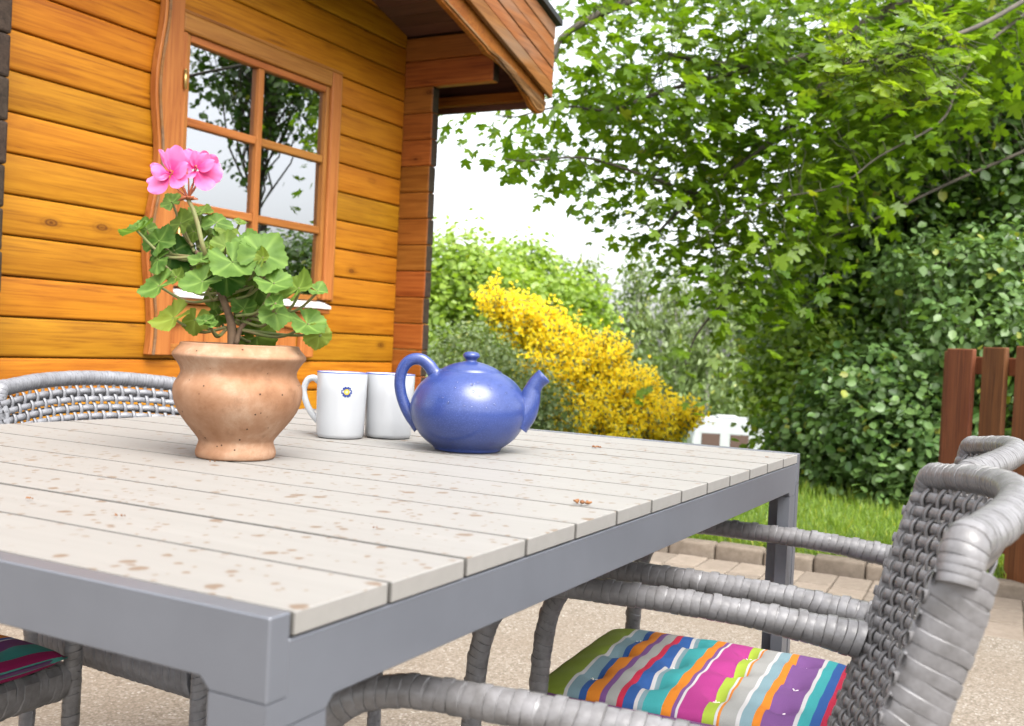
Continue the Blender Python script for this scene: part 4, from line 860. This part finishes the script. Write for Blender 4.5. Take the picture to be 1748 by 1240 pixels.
for args in (
    (150, 515, 88, 160, -.5, 1.0, -.35, -.01, 5, .3, 0, (470, 650, 0)), (215, 490, 55, 100, .6, .5, -.8, .01, 2, .35, 0, (470, 650, 0)),
    (345, 355, 58, 130, -.3, .7, -.8, .02, 0, .35, 0, (460, 590, .02)), (400, 455, 82, 110, -.5, .6, -.8, .015, 3, .15, .1, (470, 620, .02)),
    (510, 405, 62, 80, .1, 1.0, -.5, .04, 0, .2, .1, (490, 600, .03)), (600, 455, 80, 70, .2, .8, -.8, .03, 4, .3, 0, (520, 620, .02)),
    (665, 500, 74, 20, .3, 1.0, -.4, .03, 1, .15, .15, (530, 640, .02)), (640, 575, 78, 90, .1, .6, -.8, .01, 0, .2, .1, (560, 680, .01)),
    (300, 545, 85, 70, -.3, .5, -.9, .0, 3, .15, 0, (480, 660, .01)), (390, 600, 105, 40, .3, .3, -.9, .02, 1, -.2, 0, (500, 670, .01)), (355, 690, 90, 250, -.3, .2, -.9, .02, 1, -.2, 0, (520, 700, .01)),
    (262, 675, 70, 200, -.6, .5, -.8, -.01, 4, .2, 0, (560, 820, 0)), (262, 815, 92, 215, -.5, .7, -.8, -.02, 0, .3, 0, (600, 870, 0)), (385, 745, 46, 60, -.2, .5, -.9, -.01, 2, .1, .1, (600, 840, 0)),
    (490, 665, 58, 170, -.3, .9, -.7, -.02, 0, .4, 0, (560, 720, 0)), (565, 665, 78, 80, -.7, .3, -.7, -.02, 2, .25, .2, (590, 760, 0)),
    (690, 700, 118, 300, .25, .7, -.9, -.04, 0, .4, 0, (590, 790, -.01)), (640, 780, 85, 270, .0, .1, -1, -.025, 1, -.15, 0, (590, 800, 0)), (485, 790, 96, 220, -.2, .7, -.8, -.04, 0, .35, 0, (590, 860, -.01)),
    (755, 575, 88, 100, -.1, .8, -.8, -.01, 0, .35, 0, (620, 800, 0)), (850, 610, 122, 60, .4, .6, -.9, -.02, 3, .4, 0, (640, 840, 0)), (835, 640, 48, 80, -.6, .2, -.8, -.035, 2, .2, .2, (640, 850, 0)),
    (780, 700, 70, 330, .3, .2, -1, .01, 1, -.2, 0, (640, 860, 0)), (835, 745, 78, 0, .3, .6, -.8, .0, 4, .1, .1, (650, 880, 0)), (875, 705, 40, 40, .3, .4, -.9, -.02, 5, -.1, 0, (650, 880, 0)),
    (912, 800, 96, 320, .2, .9, -.7, -.04, 0, .4, 0, (690, 960, -.01)), (800, 840, 82, 250, .2, .3, -.9, .01, 1, -.1, .05, (670, 930, 0)), (700, 850, 75, 270, -.1, .2, -1, .015, 4, -.1, .1, (640, 930, 0)),
    (560, 860, 66, 200, -.3, .4, -.9, .01, 1, .0, .1, (620, 920, 0)), (740, 905, 62, 80, .0, .6, -.8, .0, 5, .2, 0, (680, 990, 0)), (820, 930, 60, 10, .3, .5, -.8, .01, 4, .1, .1, (690, 980, 0)),
    (1035, 795, 88, 80, -.5, .6, -.7, -.02, 2, .2, .1, (760, 960, 0)), (1135, 830, 52, 10, .3, .9, -.6, -.01, 5, .4, 0, (830, 920, 0)), (905, 965, 80, 280, .3, .6, -.8, -.04, 4, .35, 0, (720, 985, 0)),
    (1085, 1020, 96, 300, .4, .8, -.7, -.02, 0, .35, 0, (700, 1030, 0)), (1130, 1085, 72, 275, .6, -.1, -.8, -.01, 1, .15, .25, (700, 1030, 0)),
    (335, 985, 96, 215, -.4, .7, -.8, -.03, 2, .1, .3, (640, 1020, 0)), (470, 1000, 70, 265, -.1, .3, -.9, -.02, 1, .1, .25, (640, 1020, 0)), (520, 985, 42, 170, -.2, .8, -.7, -.04, 0, .3, 0, (640, 1030, 0)), (565, 998, 36, 20, .2, .8, -.7, -.04, 0, .35, 0, (640, 1030, 0)),
    (830, 1075, 98, 350, .1, .3, -1, .03, 3, .0, .1, (690, 1060, 0)), (905, 885, 44, 60, .0, .6, -.8, -.05, 2, .3, 0, (760, 970, 0)), (560, 590, 48, 60, .2, .7, -.8, .02, 4, .1, .1, (540, 660, .01)), (450, 520, 60, 200, -.2, .5, -.9, .03, 1, .0, .1, (480, 640, .02)),
    (720, 470, 40, 10, .3, 1, -.4, .05, 0, .2, .1, (560, 640, .03)),
    (480, 470, 70, 90, -.2, .5, -.9, .05, 3, .0, .1, (500, 640, .03)), (560, 520, 66, 60, .2, .6, -.8, .045, 1, .0, .1, (520, 650, .03)), (700, 620, 90, 30, .2, .4, -.9, .04, 4, -.1, .05, (590, 760, .01)), (450, 720, 90, 190, -.2, .3, -.9, .035, 1, -.15, 0, (560, 780, .01)),
    (620, 720, 90, 100, .0, .3, -1, .04, 3, -.1, .05, (590, 800, .01)), (760, 800, 90, 340, .2, .3, -.9, .04, 0, -.1, .05, (640, 880, .01)), (870, 860, 80, 350, .3, .4, -.9, .03, 4, .0, .1, (680, 950, .01)), (580, 960, 60, 200, -.1, .4, -.9, .03, 1, -.1, .1, (650, 1020, .01)), (760, 1000, 70, 20, .2, .3, -.9, .04, 3, -.1, .1, (680, 1040, .01)), (300, 620, 80, 150, -.4, .4, -.8, .03, 0, -.05, 0, (500, 680, .01)), (900, 640, 60, 340, .5, .4, -.9, .01, 1, .1, 0, (650, 850, 0))): leaf(*args)
st = Soup(); st.tube(catmull([gp(672, 1125), gp(668, 1020), gp(655, 960), gp(610, 840), gp(560, 720, .01), gp(480, 620, .02)], 6), np.linspace(.0062, .0028, 31), 10); st.build('main_stem', M['stem_brown'], ger)
st = Soup(); st.tube(catmull([gp(690, 1110, -.005), gp(720, 1020), gp(800, 950), gp(880, 900)], 5), np.linspace(.0035, .002, 16), 8); st.build('side_stem', M['stem_brown'], ger)
st = Soup(); st.tube(catmull([gp(540, 660, -.01), gp(515, 590, -.02), gp(490, 480, -.02), gp(465, 400, -.02), gp(438, 345, -.02)], 6), np.linspace(.0031, .0024, 25), 9); st.build('flower_stalk', M['stalk'], ger)
br = Soup()
for k in range(9):
    a = k * .7; c_ = gp(438, 338, -.02); br.tube([c_, c_ + np.array([.006 * math.cos(a), .006 * math.sin(a), .0005]), c_ + np.array([.012 * math.cos(a), .012 * math.sin(a), -.001 + .003 * math.sin(k)])], [.0018, .0022, .0004], 6)
br.build('bract', M['bract'], ger)
pv, pf, pc = [], [], []; PN, PM = 9, 7
for i in range(PN):
    v_ = i / (PN - 1)
    for j in range(PM):
        u_ = -1 + 2 * j / (PM - 1); w_ = .42 * math.sin(math.pi * min(1, v_ * .82 + .06)) ** .8 + .02; pv.append((u_ * w_, v_ * (1 - .06 * u_ * u_), .18 * v_ * v_ - .10 * u_ * u_ * v_ + .03 * math.sin(u_ * 5 + v_ * 4))); pc.append((min(1, .15 + v_ * 1.0 - .25 * (abs(u_) < .4) * (v_ < .5)), .5, 0, 1))
for i in range(PN - 1):
    for j in range(PM - 1): pf.append((i * PM + j, i * PM + j + 1, (i + 1) * PM + j + 1, (i + 1) * PM + j))
pme = mesh(pv, pf); pme.materials.append(M['petal']); pme.polygons.foreach_set('use_smooth', [True] * len(pf)); ca = pme.color_attributes.new('Col', 'FLOAT_COLOR', 'POINT'); ca.data.foreach_set('color', np.array(pc).ravel())
FLW = [((345, 203, -.03), [(350, 190, 388, 62, .9, .1), (340, 185, 296, 82, .45, -.6), (335, 185, 332, 78, .45, .5), (358, 200, 446, 178, 1.1, .2), (355, 212, 418, 282, 1.0, .1), (332, 212, 236, 186, .9, -.2), (332, 222, 238, 306, 1.0, -.1), (340, 205, 262, 232, .8, -.3)]),
       ((478, 178, -.02), [(468, 176, 418, 92, .9, -.3), (472, 172, 478, 88, .8, 0), (482, 168, 548, 106, .9, .3), (488, 170, 588, 158, .8, .5), (498, 186, 622, 226, 1.1, .3), (490, 194, 560, 296, 1.0, .3), (480, 196, 492, 262, .8, 0), (474, 190, 440, 240, .7, -.2)]),
       ((520, 165, .02), [(515, 160, 470, 100, .9, -.2), (520, 155, 530, 82, .9, 0), (528, 160, 600, 120, .9, .4), (530, 170, 616, 180, .8, .4)]),
       ((310, 235, .01), [(310, 230, 252, 160, .8, -.3), (305, 240, 226, 250, .8, -.4), (312, 245, 290, 310, .8, 0)]),
       ((428, 160, .005), [(428, 158, 392, 96, .9, -.2), (430, 155, 450, 76, .9, .1), (424, 168, 372, 150, .8, -.4), (434, 165, 486, 130, .8, .3), (430, 170, 438, 225, .8, 0)])]
for cen_, pets in FLW:
    c_ = gp(*cen_); fl_ = empty('flower'); fl_.parent = ger; fl_.location = c_
    for bx, by, tx, ty, wd, lean in pets:
        A_, B_ = gp(bx, by, cen_[2]), gp(tx, ty, cen_[2] + random.uniform(-.012, .008)); y_ = Vector(B_ - A_); L_ = y_.length; y_.normalize()
        n_ = Vector((lean + random.uniform(-.15, .15), -1, random.uniform(-.1, .45))); zz = (n_ - y_ * n_.dot(y_)).normalized(); x_ = y_.cross(zz); a = A_ - c_
        o = link('petal', pme, None, fl_); o.matrix_local = Matrix(((x_[0] * L_ * wd, y_[0] * L_, zz[0] * L_, a[0]), (x_[1] * L_ * wd, y_[1] * L_, zz[1] * L_, a[1]), (x_[2] * L_ * wd, y_[2] * L_, zz[2] * L_, a[2]), (0, 0, 0, 1)))
    q = Soup(); a = gp(438, 338, -.02) - c_; q.tube(catmull([a, a * .55 + np.array([.001, .002, 0]), a * .15, (0, 0, 0)], 4), np.linspace(.0011, .0008, 13), 6); q.tube([a * .16, (0, 0, 0), (0, -.002, .003)], [.0008, .0021, .0016], 8); q.build('flower_pedicel', M['bract'], fl_)
    q = Soup()
    for k in range(5): a = k * 1.3; q.tube([(0, -.001, 0), (.003 * math.cos(a), -.007, .003 * math.sin(a))], [.0004, .0008], 5)
    q.build('stamen', M['petal'], fl_)
bd = Soup()
for k, (zx, zy) in enumerate(((455, 300), (470, 310), (420, 312))):
    P0, P1 = gp(438, 338, -.02), gp(zx, zy - 20, -.02 + .006 * k); bd.tube([P0, P1, P1 + (P1 - P0) * .35], [.0007, .0012, .0004], 6)
bd.build('flower_bud', M['bract'], ger)
# ---- mugs
def mug(x, y, label, hang, motif):
    p = on_table(x, y); e = empty('mug', (p[0], p[1], TZ), hang, label, 'mug', 'white mugs on the table'); H_ = .0985
    pr = [(0, .003), (.030, .003), (.032, .0), (.0342, .001), (.0355, .006), (.0365, .03), (.0374, .06), (.0380, H_ - .001), (.0376, H_), (.0362, H_ - .0002), (.0357, H_ - .002), (.0350, .06), (.034, .012), (.030, .006), (0, .006)]
    lathe('mug_body', pr, M['mug_glaze'], e, 72)
    lathe('rim_line', [(.03808, H_ - .0011), (.03818, H_ - .0004), (.0378, H_ + .0004), (.0368, H_ + .0003), (.0362, H_ - .0003)], M['mug_blue'], e, 72)
    P_ = catmull([(-.0355, 0, .080), (-.046, 0, .0872), (-.0575, 0, .083), (-.0625, 0, .066), (-.056, 0, .046), (-.046, 0, .031), (-.0345, 0, .020)], 7); s_ = Soup(); s_.tube(P_, .0034, 10, ry=.0050); s_.build('handle', M['mug_glaze'], e)
    if motif is not None:
        def onmug(a, b_, lift):   # flat print wrapped on the cylinder
            r_ = .0376 + lift; th = motif[0] + a / r_; z_ = motif[1] + b_; return (r_ * math.cos(th), r_ * math.sin(th), z_)
        def disc(nm, f, mt, lift):
            n_ = 60; vs = [onmug(0, 0, lift)] + [onmug(f(2 * math.pi * k / n_) * math.cos(2 * math.pi * k / n_), f(2 * math.pi * k / n_) * math.sin(2 * math.pi * k / n_), lift) for k in range(n_)]
            link(nm, mesh(vs, [(0, 1 + k, 1 + (k + 1) % n_) for k in range(n_)]), M[mt], e)
        disc('flower_motif', lambda a: .0064 + .0024 * abs(math.cos(a * 3)) ** .6 - .0014 * abs(math.cos(a * 3)) ** 30, 'motif_blue', .00012); disc('motif_ring', lambda a: .0043, 'motif_yellow', .0002); disc('motif_centre', lambda a: .0022, 'motif_cream', .00028)
    return e
m1 = mug(580, 747, 'white mug with small blue flower beside the flower pot', R(-14), None)
va = math.atan2(-m1.location[1], -m1.location[0]) + R(11) + R(14)
bpy.data.objects.remove([c for c in m1.children if c.name.startswith('handle')][0]); [bpy.data.objects.remove(c) for c in list(m1.children)]; bpy.data.objects.remove(m1)
m1 = mug(580, 747, 'white mug with small blue flower beside the flower pot', R(-14), (va, .0705))
m2 = mug(662, 747, 'plain sided white mug half hidden behind the blue teapot', R(250), None)
# ---- teapot
p = on_table(797, 769); tea = empty('teapot', (p[0], p[1], TZ), R(-4), 'round blue glazed teapot with lid and rain drops', 'teapot'); TG_ = M['teapot_glaze']
pr = [(0, .003), (.042, .003), (.0445, .0), (.047, .0012), (.0495, .005), (.057, .0105), (.0665, .0185), (.0755, .031), (.0812, .0440), (.0832, .0560), (.0818, .0690), (.0768, .0825), (.0685, .0945), (.0585, .1035), (.0500, .1085), (.0448, .1112), (.0435, .1135), (.0425, .1135), (.0415, .1115), (.039, .1095), (.034, .1075)]
pp3 = catmull([(a, b_, 0) for a, b_ in pr], 3); lathe('teapot_body', [(max(0, q[0]), q[1]) for q in pp3], TG_, tea, 96)
lid = lathe('lid', [(max(0, q[0]), q[1]) for q in catmull([(a, b_, 0) for a, b_ in [(0, .108), (.032, .108), (.0345, .1105), (.0402, .1128), (.0406, .1142), (.0375, .1165), (.030, .1200), (.022, .1228), (.0145, .1248), (.0085, .1262)]], 3)] + [(0, .1264)], TG_, tea, 72)
lathe('knob', [(max(0, q[0]), q[1]) for q in catmull([(a, b_, 0) for a, b_ in [(.0085, .1256), (.0078, .128), (.0092, .1302), (.0116, .1325), (.0119, .1350), (.0106, .1375), (.0068, .1395), (.0, .1402)]], 4)], TG_, lid, 48)
s_ = Soup(); P_ = catmull([(-.0475, 0, .1015), (-.0535, 0, .1090), (-.0605, 0, .1180), (-.0725, 0, .1255), (-.0870, 0, .1235), (-.0975, 0, .1110), (-.1010, 0, .0920), (-.0975, 0, .0720), (-.0895, 0, .0540), (-.0800, 0, .0400), (-.0690, 0, .0290)], 7)
s_.tube(P_, np.interp(np.linspace(0, 1, len(P_)), [0, .08, .3, .7, .92, 1], [.0095, .0076, .0066, .0062, .0070, .0085]), 16, ry=np.interp(np.linspace(0, 1, len(P_)), [0, .08, .3, .7, .92, 1], [.012, .0098, .0085, .008, .009, .011])); s_.build('handle', TG_, tea)
P_ = catmull([(.066, 0, .046), (.0775, 0, .0585), (.0850, 0, .0745), (.0890, 0, .0890), (.0950, 0, .1010), (.1040, 0, .1100)], 7); rd = np.interp(np.linspace(0, 1, len(P_)), [0, .2, .45, .65, .85, 1], [.0245, .0205, .0150, .0118, .0110, .0118])
s_ = Soup(); s_.tube(P_, rd, 24, caps=False); s_.tube(P_[::-1][:14], rd[::-1][:14] * .72, 24, caps=False)
n0 = len(P_) * 24
for k in range(24): s_.f.append(((len(P_) - 1) * 24 + k, (len(P_) - 1) * 24 + (k + 1) % 24, n0 + (24 - (k + 1)) % 24 if False else n0 + k, n0 + k)[:3])
s_.f = [f for f in s_.f if len(set(f)) == len(f)]
sp_o = s_.build('spout', TG_, tea)
rt = Soup(); e_ = P_[-1]; T_, A_, B_ = frames(P_); a = np.linspace(0, 2 * math.pi, 25)
rt.tube([e_ + A_[-1] * .0102 * math.cos(q) + B_[-1] * .0102 * math.sin(q) for q in a], .0017, 8, caps=False); rt.build('spout_lip', TG_, tea)
m, t, b = nmat('water', .03, .5); b.inputs['Base Color'].default_value = (.9, .93, 1, 1); b.inputs['Transmission Weight'].default_value = 1; b.inputs['IOR'].default_value = 1.33; M['water'] = m
dm = bmesh.new(); bmesh.ops.create_uvsphere(dm, u_segments=12, v_segments=8, radius=1); dme = bpy.data.meshes.new('m'); dm.to_mesh(dme); dm.free(); dme.materials.append(M['water']); dme.polygons.foreach_set('use_smooth', [True] * len(dme.polygons))
BR = np.array([q[:2] for q in pp3])
for k in range(26):
    z_ = random.uniform(.066, .106); r_ = np.interp(z_, BR[12:50, 1], BR[12:50, 0]); th = math.atan2(-p[1], -p[0]) + random.uniform(-.9, 1.1); sc = random.uniform(.0009, .0021)
    n_ = Vector((math.cos(th) * (.9 - (z_ - .06) * 8), math.sin(th) * (.9 - (z_ - .06) * 8), .15 + (z_ - .056) * 16)).normalized(); o = link('water_drop', dme, None, tea)
    o.location = (r_ * math.cos(th), r_ * math.sin(th), z_); o.rotation_euler = n_.to_track_quat('Z', 'Y').to_euler(); o.scale = (sc, sc * random.uniform(.8, 1.4), sc * .45)
# ---- dry blossoms and bits fallen on the table
def blossom(x, y, sz, label, z=None, n_=9):
    q = on_table(x, y); s_ = Soup(); rn = random.Random(int(x * 7 + y))
    for k in range(n_):
        a = rn.uniform(0, 6.28); L = sz * rn.uniform(.3, 1); c_ = np.array([rn.uniform(-1, 1) * sz * .7, rn.uniform(-.5, .5) * sz * .5, .0012]); s_.tube([c_, c_ + np.array([L * .3 * math.cos(a), L * .3 * math.sin(a), sz * rn.uniform(.05, .22)]), c_ + np.array([L * .6 * math.cos(a), L * .6 * math.sin(a), sz * rn.uniform(0, .2)])], [sz * .05, sz * .13, sz * .05], 6)
    o = s_.build('dry_blossom', M['dry_bloom']); o.location = (q[0], q[1], TZ); prop(o, label, 'blossom', 'dry blossoms on the table')
blossom(990, 862, .013, 'largest curled dry blossom lying on the table boards'); blossom(1018, 766, .010, 'dark dry blossom lying on the table behind the teapot spout')
for x, y, s_ in ((975, 779, .004), (1310, 783, .005), (52, 855, .006), (205, 885, .006), (1100, 771, .003), (362, 791, .005), (640, 905, .004), (885, 806, .003)): blossom(x, y, s_, 'tiny fleck of dry blossom lying on the table boards', n_=5)
